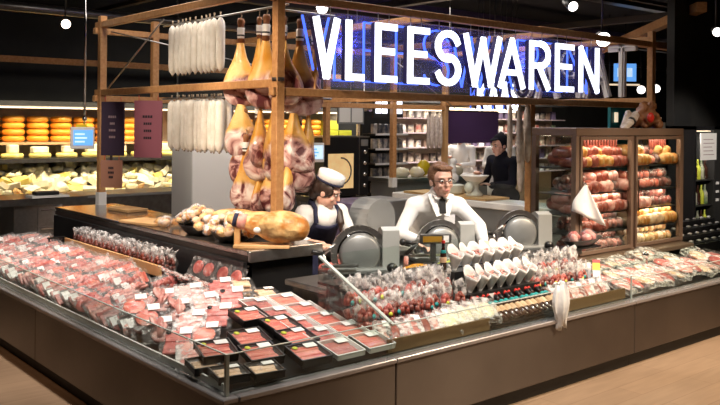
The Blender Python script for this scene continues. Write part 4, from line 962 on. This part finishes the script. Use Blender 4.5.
# the man
J = dict(pelvis=(0, 0, .93), chest=(0, .27, 1.12), neck=(0, .38, 1.235), head=(0.0, .455, 1.35), hrot=(-.06, .06, .14), shr=(.18, .31, 1.145), shl=(-.18, .32, 1.145),
         elr=(.31, .36, .93), wrr=(.20, .58, .90), hdr=(.14, .70, .88), ell=(-.30, .50, 1.00), wrl=(-.24, .76, .93), hdl=(-.22, .85, .89), hipr=(.10, 0, .90), hipl=(-.10, 0, .90), knr=(.11, .03, .49), knl=(-.11, .03, .49), anr=(.11, -.02, .085), anl=(-.11, -.02, .085))
t, H, hp, g, ax, fo = person('man in white coat and dark tie with glasses leaning over a slicer', (2.86, 1.54), (-.5, -.866), J, 'man', .008, 1.08)
def hm_(q):
    hair_cap(q, low=.0)
    q.ball((-.012, .048, .098), (.062, .04, .022), 12); q.ball((.03, .025, .11), (.046, .05, .02), 12); q.ball((0, -.06, .05), (.081, .055, .07), 14)
remesh(hp('hair', hm_, 'hair_b'), .008, 2)
def gl_(q):
    for sx in (-1, 1):
        P = [(sx*.033+.024*math.cos(a*PI/8), .101, .012+.017*math.sin(a*PI/8)) for a in range(17)]
        q.tube(P, .0013, 5); q.cyl((sx*.057, .099, .016), (sx*.082, .0, .012), .002, .002, 6)
    q.cyl((-.009, .101, .014), (.009, .101, .014), .002, .002, 6)
hp('glasses', gl_, 'black')
cf = g['chest']*.35+g['neck']*.65
q = MB()
nb = g['neck']+V((0, .075, .0))
q.bar(nb, nb+V((0, .035, -.035)), .038, .02); q.bar(nb+V((0, .03, -.03)), nb+V((0, .055, -.13)), .05, .012, 0, (0, 1, .3)); q.build('tie', 'black', t)
for sx in (-1, 1):
    q = MB(); q.bar(nb+V((sx*.055, -.055, .03)), nb+V((sx*.03, .035, -.02)), .05, .012, 0, (0, 1, 1)); q.build('collar', 'white', t)
    q = MB(); q.bar(nb+V((sx*.085, -.02, .015)), nb+V((sx*.03, .055, -.15)), .045, .012, 0, (0, 1, .4)); q.build('lapel', 'paper', t)
MB().box(-.14, -.05, .36, .37, 1.0, 1.08).build('chest_pocket', 'white', t).rotation_euler = (0, 0, 0)
# the woman
J = dict(pelvis=(0, 0, .80), chest=(0, .22, .97), neck=(0, .29, 1.115), head=(0.0, .375, 1.225), hrot=(-.40, .06, .75), shr=(.165, .25, 1.045), shl=(-.165, .25, 1.045),
         elr=(.24, .36, .83), wrr=(.14, .60, .83), hdr=(.10, .70, .825), ell=(-.23, .38, .83), wrl=(-.08, .60, .83), hdl=(-.04, .70, .825), hipr=(.09, 0, .78), hipl=(-.09, 0, .78), knr=(.11, .14, .45), knl=(-.11, .14, .45), anr=(.10, -.03, .085), anl=(-.10, -.03, .085))
t, H, hp, g, ax, fo = person('woman in white cap, white shirt and navy apron bending over her work', (2.27, 2.36), (-.25, -.968), J, 'woman', .008, 1.05)
def hw_(q):
    hair_cap(q, low=-.04)
    q.ball((0, -.08, .01), (.080, .060, .085), 14); q.ball((0, -.10, -.05), (.055, .05, .06), 12)
    for sx in (-1, 1): q.ball((sx*.066, .02, .035), (.022, .05, .05), 10)
remesh(hp('hair', hw_, 'hair_d'), .008, 2)
q = MB(); chain(q, [(.02, .26, 1.17), (-.07, .28, 1.12), (-.115, .34, 1.05), (-.115, .385, .97), (-.11, .39, .90)], [.045, .042, .036, .030, .012]); remesh(q.build('ponytail', 'hair_d', t), .010, 3)
def cap_(q):
    q.lathe([(.93, .0), (1.0, .004), (1.02, .058), (.98, .068), (.6, .073), (.1, .075)], 24, (0, -.02, .092), 0, .096, .112)
hp('white_cap', cap_, 'white')
hp('cap_band', lambda q: q.lathe([(1.0, 0), (1.03, .002), (1.03, .016), (1.0, .018)], 24, (0, -.02, .084), 0, .098, .114), 'navy')
# apron: bib over the front of the chest, skirt, shoulder straps
q = MB()
def bib(u, v, off):
    p = g['pelvis']+(g['neck']-g['pelvis'])*(.08+.86*v)
    return p + fo*(.150+.025*v+.012*math.sin(PI*u)-.03*(2*u-1)**2+off) + V(((u-.5)*(.31-.07*v), 0, 0))
q.grid(bib, 8, 8, .008).build('apron_bib', 'navy', t)
q = MB(); q.grid(lambda u, v, off: V(((u-.5)*.40, .175-.10*(2*u-1)**2+off, .82-.40*v)), 8, 5, .008).build('apron_skirt', 'navy', t)
for sx in (-1, 1):
    a = bib(.5+sx*.42, 1, 0); q = MB(); c = g['sh'+('r' if sx > 0 else 'l')]
    q.tube([a, a*.4+(g['neck']+V((sx*.09, .03, .055)))*.6, g['neck']+V((sx*.10, -.04, .035)), g['chest']+V((sx*.06, -.13, .08)), g['pelvis']+V((sx*.12, -.13, .1))], .02, 8).build('apron_strap', 'navy', t)
# the man in the back, dark clothes
J = dict(pelvis=(0, 0, .93), chest=(0, .05, 1.22), neck=(0, .07, 1.40), head=(0.0, .11, 1.53), hrot=(-.18, 0, .0), shr=(.20, .05, 1.34), shl=(-.20, .05, 1.34),
         elr=(.27, .10, 1.06), wrr=(.13, .32, 1.16), hdr=(.08, .40, 1.22), ell=(-.25, .12, 1.06), wrl=(-.10, .32, 1.05), hdl=(-.04, .40, 1.08), hipr=(.10, 0, .90), hipl=(-.10, 0, .90), knr=(.11, .02, .49), knl=(-.11, .02, .49), anr=(.11, -.03, .085), anl=(-.11, -.03, .085))
t, H, hp, g, ax, fo = person('man in black jacket and dark cap standing behind the hanging sausages', (6.08, 3.36), (-.80, .10), J, 'dark', .012, 1.08)
def hk_(q):
    hair_cap(q, low=-.03); q.ball((0, .06, .088), (.06, .07, .012), 12)
remesh(hp('cap', hk_, 'blackcloth'), .01, 2)
J2 = dict(J)
t, H, hp, g, ax, fo = person('person in white coat far back behind the white bowl', (9.35, 6.2), (-.75, -.66), J2, 'far', .014, 1.0)
remesh(hp('hair', lambda q: hair_cap(q, low=0), 'hair_d'), .012, 2)
t, H, hp, g, ax, fo = person('dark haired person in white far back left of the white bowl', (9.35, 7.1), (-.75, -.3), J2, 'far', .014, 1.0)
remesh(hp('hair', lambda q: hair_cap(q, low=-.03), 'hair_d'), .012, 2)

# ------------------------------------------------------------------ background: cheese wall
cd = thing('cheese_display', 'long dark cheese display with a sloping deck below the shelves', 'display')
t = thing('cheese_shelf', 'long cheese shelf unit with pale back along the rear wall', 'shelf unit')
for x0, x1 in ((.6, 5.0), (5.0, 9.4)):
    MB().box(x0, x1, 10.15, 10.85, 1.40, 1.44).build('shelf', 'shelf_board', t); MB().box(x0, x1, 9.75, 10.85, 1.13, 1.19).build('shelf', 'steel_d', t)
MB().box(.6, 9.4, 10.85, 10.9, .4, 2.0).build('back_panel', 'shelf_w', t)
MB().box(.6, 9.4, 10.0, 10.9, 2.02, 2.10).build('canopy', 'dark', t); MB().box(.6, 9.4, 9.98, 10.0, 2.70, 2.80).build('upper_beam', 'wood', t)
MB().box(.6, 9.4, 10.02, 10.06, 1.985, 2.02).build('lit_strip', 'lamp_strip', t)
MB().prism([(9.0, .50), (9.7, .74), (10.5, 1.02), (10.5, 1.0), (9.0, .46)], 'x', .6, 8.2).build('sloped_deck', 'steel_d', cd)
MB().box(.6, 8.2, 8.9, 9.0, 0, .62).build('front_panel', 'dark', cd)
for x in (.62, 5.0, 9.38): MB().bar((x, 9.98, 2.06), (x, 9.98, 4.2), .03).build('drop_rod', 'steel_d', t)
t = thing('round_cheese', 'x', 'cheese'); MB().lathe([(.10, 0), (.155, .008), (.178, .035), (.178, .07), (.155, .097), (.10, .105)], 20).build('waxed_body', 'cheese_o', t)
cw = Maker(t)
STK = [1.55+.385*k for k in range(9)] + [5.9+.385*k for k in range(3)] + [7.2+.385*k for k in range(4)]
for si, x in enumerate(STK):
    for q in range(4): cw((x, 10.42, 1.441+.106*q), (0, 0, si*1.3+q), 'orange cheese wheel, %s from the bottom of the %s stack from the left' % (nth(q), nth(si)), 'orange cheese wheels on the shelf')
def simple(name, cat, mb, mt):
    t = mb.build(name, mt); tag(t, 'x', cat); return Maker(t)
hw = simple('flat_cheese', 'cheese', MB().lathe([(.13, 0), (.165, .01), (.17, .05), (.16, .075), (.1, .08)], 18), 'cheese_y')
bl = simple('cheese_block', 'cheese', MB().box(-.1, .1, -.07, .07, 0, .13).bevel(.02, 2), 'cheese_p')
for q in range(10):
    hw((1.75+.43*q, 10.02, 1.191), (0, 0, q), 'low yellow cheese wheel on the black shelf, %s from the left' % nth(q), 'cheese wheels on the black shelf')
    bl((1.75+.43*q+.03*math.sin(q*3), 10.02, 1.272), (0, 0, .1*math.sin(q)), 'pale cheese block on a low wheel, %s from the left' % nth(q), 'cheese blocks on the black shelf', (1.0+.3*math.sin(q*4), 1, .9+.15*math.sin(q*2)))
wd = [simple('cheese_wedge', 'cheese', MB().prism([(-.09, -.06), (.09, -.045), (.09, .045), (-.09, .06)], 'z', 0, .075).bevel(.012, 2), k) for k in ('cheese_p', 'cheese_y')] + [simple('cheese_wedge', 'cheese', MB().lathe([(.05, 0), (.075, .01), (.075, .06), (.05, .07)], 14), 'cheese_p'), simple('cheese_piece', 'cheese', MB().box(-.07, .07, -.05, .05, 0, .06).bevel(.01, 1), 'rind')]
r8 = random.Random(88)
for r_ in range(7):
    for q in range(40):
        y = 9.12+.19*r_; x = 1.0+.175*q+r8.uniform(-.05, .05)
        wd[r8.choice((0, 0, 0, 1, 2, 2, 3 if r8.random() < .3 else 0))]((x, y+r8.uniform(-.04, .04), .535+.345*(y-9.0)+r8.uniform(0, .06)), (.35+r8.uniform(-.4, .4), r8.uniform(-.4, .4), r8.uniform(0, 6)), 'cheese piece in the sloping display, %s row from the front, %s from the left' % (nth(r_), nth(q)), 'cheese pieces in the sloping display', r8.uniform(1.05, 1.35))
cbx = simple('crate', 'crate', MB().box(-.17, .17, -.15, .15, 0, .2).bevel(.01, 1), 'ygreen')
for x, z, lb in ((8.75, 1.44, 'lower'), (8.75, 1.645, 'upper'), (9.12, 1.44, 'right lower')): cbx((x, 10.4, z), (0, 0, 0), 'yellow green crate right of the orange cheese wheels, %s one' % lb, 'yellow crates beside the wheels')

# scales and screens
def scale_(label, loc, rot, w, h, pole=None, scr='screen'):
    t = thing('weighing_screen', label, 'scale', loc, (0, 0, rot))
    MB().box(-w/2, w/2, -.03, .05, -h/2, h/2).bevel(.01, 2).build('housing', 'porc', t); MB().box(-w*.36, w*.44, -.034, -.029, -h*.33, h*.36).build('screen', scr, t)
    for k in range(3): MB().box(-w*.3, w*(.1+.1*(k % 2)), -.037, -.033, -h*.2+k*h*.17, -h*.13+k*h*.17).build('screen_line', 'screen_l' if scr == 'screen' else 'screen', t)
    if pole: MB().cyl((.02, .01, h/2), (.02, .01, pole), .013, .013, 10).build('pole', 'chrome', t); MB().ball((.02, .01, h/2+.09), .028).build('joint', 'chrome', t); MB().box(-.07, .05, -.02, .0, h/2, h/2+.03).build('top_clip', 'yellow', t)
scale_('hanging scale with a blue screen on a chrome pole left of the post', (1.62, 5.8, 1.60), -.45, .26, .25, 2.6)
scale_('pale blue screen between the hams and the black oven', (4.66, 5.45, 1.40), -.6, .24, .26, None, 'screen_l')
MB_ = None
# oven
t = thing('oven', 'black combination oven with a glowing golden window behind the woman', 'oven', (5.40, 6.2, 0))
MB().box(0, .86, 0, .7, .70, 1.58).bevel(.01, 1).build('body', 'black', t); MB().box(-.015, .875, -.004, .71, 1.58, 1.60).build('steel_edge', 'steel', t); MB().box(.66, .672, -.012, 0, .70, 1.58).build('door_edge', 'steel', t)
MB().box(.07, .55, -.012, .0, .82, 1.34).build('window', 'oven_glow', t); MB().tube([(.30+.2*math.cos(a), -.016, 1.08+.2*math.sin(a)) for a in [k*PI/10-PI/2 for k in range(11)]], .012).build('fan_ring', 'steel_d', t)
for k in range(4): MB().cyl((.77, -.03, .85+.17*k), (.77, 0, .85+.17*k), .03).build('knob', 'chrome', t)
MB().box(.70, .84, -.006, 0, 1.45, 1.55).build('display', 'steel_g', t)
MB().box(0, .86, .0, .7, .60, .68).build('stand_top', 'steel', t)
for x in (.03, .83):
    for y in (.04, .66): MB().box(x-.02, x+.02, y-.02, y+.02, 0, .70).build('stand_leg', 'steel', t)

# rear store shelves
t = thing('store_shelf', 'tall dark store shelf with white price strips right of the oven', 'shelf unit', (7.1, 7.0, 0))
MB().box(0, .75, .35, .4, 0, 2.0).build('back', 'dark', t)
for z in (.6, .85, 1.1, 1.35, 1.6): MB().box(0, .75, 0, .35, z, z+.02).build('shelf', 'dark', t); MB().box(0, .75, -.01, 0, z-.005, z+.03).build('price_strip', 'label', t)
gb = [simple('grocery_pack', 'grocery pack', MB().box(-.045, .045, -.04, .04, 0, .17).bevel(.008, 1), k) for k in ('blue', 'mix', 'label', 'yellow', 'green_d', 'red_d', 'cab', 'lilac')]
r9 = random.Random(5)
for zi, z in enumerate((.62, .87, 1.12, 1.37, 1.62)):
    for q in range(6): gb[r9.choice((0, 0, 0, 1))]((7.17+.12*q, 7.12, z), (0, 0, 0), 'dark grocery pack beside the oven, %s shelf from the bottom, %s from left' % (nth(zi), nth(q)), 'packs on the narrow store shelf')
t = thing('store_shelf', 'wide bright store shelf full of groceries behind the man', 'shelf unit', (8.4, 8.6, 0))
MB().box(0, 6.2, .4, .45, 0, 2.25).build('back', 'shelf_w', t)
for z in (.7, 1.0, 1.3, 1.6, 1.9): MB().box(0, 6.2, 0, .4, z, z+.02).build('shelf', 'slats', t)
MB().box(0, 6.2, -.1, .45, 2.22, 2.3).build('canopy', 'dark', t); MB().box(.2, 4.2, -.11, -.1, 2.06, 2.14).build('lit_strip', 'lamp_strip', t)
for zi, z in enumerate((.72, 1.02, 1.32, 1.62, 1.92)):
    for q in range(28): gb[r9.choice((0, 0, 1, 1, 1, 4, 5, 6, 7, 2 if zi < 3 else 1, 3 if zi == 1 else 0))]((8.5+.215*q, 8.75, z), (0, 0, r9.uniform(-.1, .1)), 'grocery pack, wide bright shelf, %s shelf from the bottom, %s from left' % (nth(zi), nth(q)), 'groceries on the wide bright shelf', (1.5, 1, r9.uniform(.8, 1.25)))
ym = simple('lemon_bag', 'bag', MB().ball((0, 0, .12), (.12, .09, .13), 12).jit(.008, 3), 'yellow')
ym((7.35, 6.1, .97), (0, 0, 0), 'bright yellow bag of lemons behind the right post foot')
t = thing('rear_counter', 'pale steel counter along the rear of the service area', 'counter')
MB().box(5.6, 8.6, 5.5, 6.15, .86, .92).build('top', 'steel', t) if False else MB().box(6.4, 8.6, 5.75, 6.4, .90, .96).build('top', 'steel', t)
MB().box(6.45, 8.55, 5.8, 6.35, 0, .90).build('body', 'steel_g', t)
wb = simple('white_heap', 'cheese', MB().ball((0, 0, .06), (.16, .12, .09), 12).jit(.012, 5), 'cheese_p')
for q, x in enumerate((6.75, 7.1, 7.95)): wb((x, 6.0, .965), (0, 0, q), 'pale wrapped heap on the rear counter, %s from the left' % nth(q), 'pale heaps on the rear counter')
t = thing('side_counter', 'white topped counter running back from the glass cabinet', 'counter')
MB().box(5.28, 5.75, 1.75, 4.6, .82, .90).bevel(.01, 1).build('top', 'porc', t); MB().box(5.33, 5.75, 1.8, 4.55, 0, .82).build('body', 'steel_g', t); MB().box(5.29, 5.295, 1.8, 4.5, .92, 1.12).build('glass', 'glass', t)
MB().box(5.30, 5.72, 3.0, 4.4, .905, .93).build('wood_board', 'wood_l', t)
t = thing('plate_stack', 'stack of white plates on the side counter', 'plates', (5.52, 3.75, .93)); MB().lathe([(.10, 0), (.15, .01), (.16, .03), (.155, .06), (.16, .07), (.155, .10), (.16, .11), (.1, .12)], 20).build('plates', 'porc', t)
t = thing('white_scale', 'white kitchen scale with a big bowl beside the plates', 'scale', (5.52, 3.38, .93)); MB().lathe([(.10, 0), (.11, .02), (.05, .08), (.05, .14), (.1, .17), (.17, .24), (.175, .25), (.15, .235), (.04, .18)], 20).build('body', 'porc', t); MB().ball((-.1, 0, .1), (.05, .06, .07), 12).build('dial', 'porc', t)
t = thing('white_figure', 'tall white slicer standing on the stack of plates', 'slicer', (5.55, 3.78, 1.052)); b = MB(); b.ball((0, 0, .07), (.10, .07, .07), 12); b.ball((.0, 0, .17), (.06, .05, .08), 12); b.ball((.02, 0, .27), (.05, .045, .05), 12); o = b.build('body', 'porc', t); rm = o.modifiers.new('r', 'REMESH'); rm.voxel_size = .012; rm.use_smooth_shade = True
# purple banner, small lit sign
t = thing('banner', 'plain dark purple banner hanging below the rear beam', 'banner', (7.15, 5.46, 2.0)); MB().box(0, 1.25, -.01, .01, -.50, 0).build('cloth', 'purple', t); MB().cyl((0, 0, .0), (1.25, 0, 0), .015).build('rod', 'brown_dark', t)
for x in (.1, 1.15): MB().cyl((x, 0, 0), (x, 0, 2.3), .004).build('wire', 'steel', t)
t = thing('lit_sign', 'small sign with two rows of blurred white lit marks', 'sign', (5.72, 5.45, 2.12))
for r_ in range(2):
    for q in range(4): MB().box(.02+.12*q+(.05 if q > 1 else 0), .11+.12*q+(.05 if q > 1 else 0), -.01, .01, -.05-.13*r_, .03-.13*r_).build('lit_mark', 'sign_w', t)
MB().box(-.02, .56, .012, .03, -.24, .06).build('panel', 'dark', t)
for x in (.02, .5): MB().cyl((x, .02, .06), (x, .02, .7), .004).build('wire', 'steel', t)
t = thing('notice', 'pale framed notice board below the small lit sign', 'notice', (6.2, 6.9, 1.78)); MB().box(0, .55, -.01, .01, 0, .32).build('frame', 'steel_g', t); MB().box(.03, .26, -.014, -.01, .03, .29).build('paper', 'label', t); MB().box(.29, .52, -.014, -.01, .03, .29).build('paper', 'label', t); MB().cyl((.27, 0, .3), (.27, 0, 2.52), .006).build('rod', 'steel', t)
# dried sausages hanging on the middle posts
t = thing('dried_sausage', 'x', 'sausage'); MB().lathe([(.006, -.62), (.022, -.60), (.032, -.5), (.030, -.25), (.022, -.06), (.006, 0)], 10).build('casing', 'saus_g', t); MB().cyl((0, 0, -.01), (0, 0, .05), .005).build('cord', 'cord', t)
ds = Maker(t)
for q, (x, y, z, sc) in enumerate(((4.62, 1.98, 2.02, 1.0), (4.70, 2.02, 1.82, 1.15), (4.76, 1.98, 2.03, 1.0), (4.56, 2.05, 2.02, .9), (4.79, 2.03, 1.98, .9))): ds((x, y, z), (0, 0, q), 'long pale dried sausage hanging at the right inner post, %s one' % ('leftmost', 'longest', 'right', 'hidden left', 'rear right')[q], 'pale sausages on the inner post', sc)
for q in range(6): ds((6.70+.05*q, 5.36-.02*(q % 2), 1.95), (0, 0, q), 'pale dried sausage hanging at the rear corner post, %s from the left' % nth(q), 'pale sausages on the rear post', .85)
# steel drawers and counter left rear
t = thing('drawer_unit', 'steel drawer cabinet with dark top left of the ham table', 'drawer cabinet', (1.1, 6.5, 0))
MB().box(0, .56, 0, .6, 0, .80).build('body', 'steel', t); MB().box(-.25, .85, -.05, .65, .80, .88).build('top', 'steel_d', t)
for k in range(3): d = MB().box(.27, .54, -.015, 0, .12+.22*k, .32+.22*k).build('drawer', 'steel', t); MB().box(.30, .51, -.03, -.015, .29+.22*k, .30+.22*k).build('handle', 'chrome', d)
t = thing('steel_bin', 'tall steel canister standing beside the drawer cabinet', 'canister', (1.78, 6.3, 0)); MB().cyl((0, 0, 0), (0, 0, .7), .14, .14, 20).build('body', 'steel', t); MB().lathe([(.145, .7), (.147, .72), (.1, .745), (.02, .75)], 20).build('lid', 'chrome', t)
t = thing('label_printer', 'small black device with white tray on the dark counter', 'device', (1.5, 6.55, .882)); MB().box(-.22, .22, -.12, .12, 0, .025).build('tray', 'label', t); b = MB().box(-.16, .12, -.07, .07, .025, .07); b.bevel(.012, 2).build('body', 'black', t)
t = thing('dark_counter', 'long dark green grey counter before the cheese display', 'counter'); MB().box(-.6, 4.6, 7.6, 8.3, 0, .74).build('body', 'steel_d', t); MB().box(-.62, 4.62, 7.58, 8.32, .74, .78).bevel(.005, 1).build('top', 'steel_g', t)
# top shelf of the cabinet neighbourhood: teal panel, bottles fridge
t = thing('teal_panel', 'dark teal panel above the left half of the glass cabinet', 'panel', (9.0, 3.75, 0)); MB().box(0, 1.0, 0, .05, 0, 2.15).build('panel', 'tealp', t); MB().box(1.0, 1.08, -.02, .06, 0, 2.2).build('wood_edge', 'wood_l', t); MB().box(.1, .16, -.03, 0, 1.85, 2.0).build('lit_tag', 'lamp_strip', t)
t = thing('bottle_fridge', 'black drinks fridge with a white notice right of the glass cabinet', 'fridge', (7.17, 1.45, 0))
MB().box(0, .75, .33, .36, 0, 1.8).build('back', 'black', t); MB().box(0, .04, 0, .36, 0, 1.8).build('side', 'black', t); MB().box(.48, .75, 0, .36, 0, 1.8).build('side_panel', 'dark', t); MB().box(0, .75, 0, .36, 1.76, 1.8).build('top', 'black', t)
for z in (.55, .85, 1.15): MB().box(.04, .48, .02, .33, z, z+.015).build('shelf', 'steel_d', t)
MB().box(.12, .50, -.014, -.002, 1.40, 1.72).build('notice', 'label', t)
for k in range(5): MB().box(.18, .18+.26*(1-.1*(k % 3)), -.016, -.014, 1.46+.045*k, 1.468+.045*k).build('notice_line', 'ink_l', t)
for k in range(3): MB().box(.52, .58, -.01, 0, .9+.1*k, .93+.1*k).build('price_tag', 'label', t)
MB().box(.04, .48, .05, .07, 1.735, 1.75).build('lit_strip', 'lamp_strip', t)
wbt = [simple('wine_bottle', 'bottle', MB().lathe([(.03, 0), (.035, .005), (.035, .13), (.012, .18), (.012, .23), (.008, .235)], 12), k) for k in ('bottle', 'ygreen', 'green_d')]
for zi, z in enumerate((.566, .866, 1.166)):
    for q in range(5): wbt[(q+zi) % 3]((7.25+.085*q, 1.54, z), (0, 0, 0), 'wine bottle in the black fridge, %s shelf from the bottom, %s from the left' % (nth(zi), nth(q)), 'bottles in the black fridge')
simple('bottle_label', 'x', MB(), 'label') if False else None
t = thing('bottle_rack', 'dark low rack with rows of pale tags at the right end', 'rack', (6.0, .86, 0))
for k in range(4):
    MB().box(0, 1.2, .12*k, .12*k+.1, .50, .60+.05*k).build('step', 'black', t)
    for q in range(7): MB().ball((.08+.16*q+.04*k, .12*k+.05, .612+.05*k), (.035, .02, .012), 8).build('pale_tag', 'porc', t)
# spot heads
def head(label, loc, tgt, m_='lamp', r=.055):
    t = thing('spot_lamp', label, 'lamp', loc); Q = (V(tgt)-V(loc)).to_track_quat('-Z', 'Y').to_matrix().to_4x4()
    b = MB().cyl((0, 0, .0), (0, 0, .18), r*1.05, r*.8, 16); bmesh.ops.transform(b.bm, matrix=Q, verts=b.bm.verts); b.build('housing', 'black', t)
    MB().lathe([(r*.98, -.004), (r*.9, -.012), (r*.4, -.022), (.002, -.025)][::-1], 16, mat=Q).build('lens', m_, t)
    h = Q @ V((0, 0, .1)); MB().cyl(h, (h.x, h.y, 4.3-loc[2]), .01).build('stem', 'black', t)
head('round warm spot lamp high at the left above the cheese wall', (1.34, 5.59, 2.85), (0, 1, 1.6), 'lampw', .05)
head('bright spot lamp right above the last lit letter', (6.34, 2.14, 2.80), (3, -1, 1.5), 'lamp', .085)
head('small spot lamp tilted at the top right of the ceiling', (4.71, 1.41, 2.95), (3.6, -.5, 2.0), 'lamp_s', .05)
head('spot lamp before the dark pillar at the right edge', (6.76, .99, 2.83), (4, -1, 2.0), 'lamp_s', .05)
head('white spot lamp between the hams and the first lit letter', (3.16, 3.38, 2.98), (1, 0, 2.2), 'lamp', .06)
for q in range(5): head('tiny far spot lamp right of the frame, %s from the left' % nth(q), (16.1+.28*q, 7.49-.23*q, 2.67+.03*(q % 2)), (3, -2, 2), 'lamp_s', .10)
t = thing('exit_light', 'blue lit sign with white marks far back right of the frame', 'sign', (14.6, 7.0, 3.0), (0, 0, -.7)); MB().box(-.25, .25, -.02, .02, -.2, .2).build('panel', 'screen', t); MB().cyl((0, 0, .2), (0, 0, 1.3), .01).build('rod', 'black', t)
for x in (-.12, .1): MB().box(x-.06, x+.06, -.025, -.02, -.1, .1).build('mark', 'screen_l', t)
t = thing('tube_lamp', 'long white tube lamp far back below the blue sign', 'lamp', (14.5, 7.0, 2.72), (0, 0, -.7)); MB().box(-.38, .38, -.03, .03, -.018, .018).build('tube', 'lamp_strip', t); MB().cyl((-.3, 0, .02), (-.3, 0, 1.58), .01).build('rod', 'black', t)

# drop prototypes that were never placed
for o in [o for o in C.objects if o.get('label') == 'x']:
    for ch in list(o.children): bpy.data.objects.remove(ch)
    bpy.data.objects.remove(o)
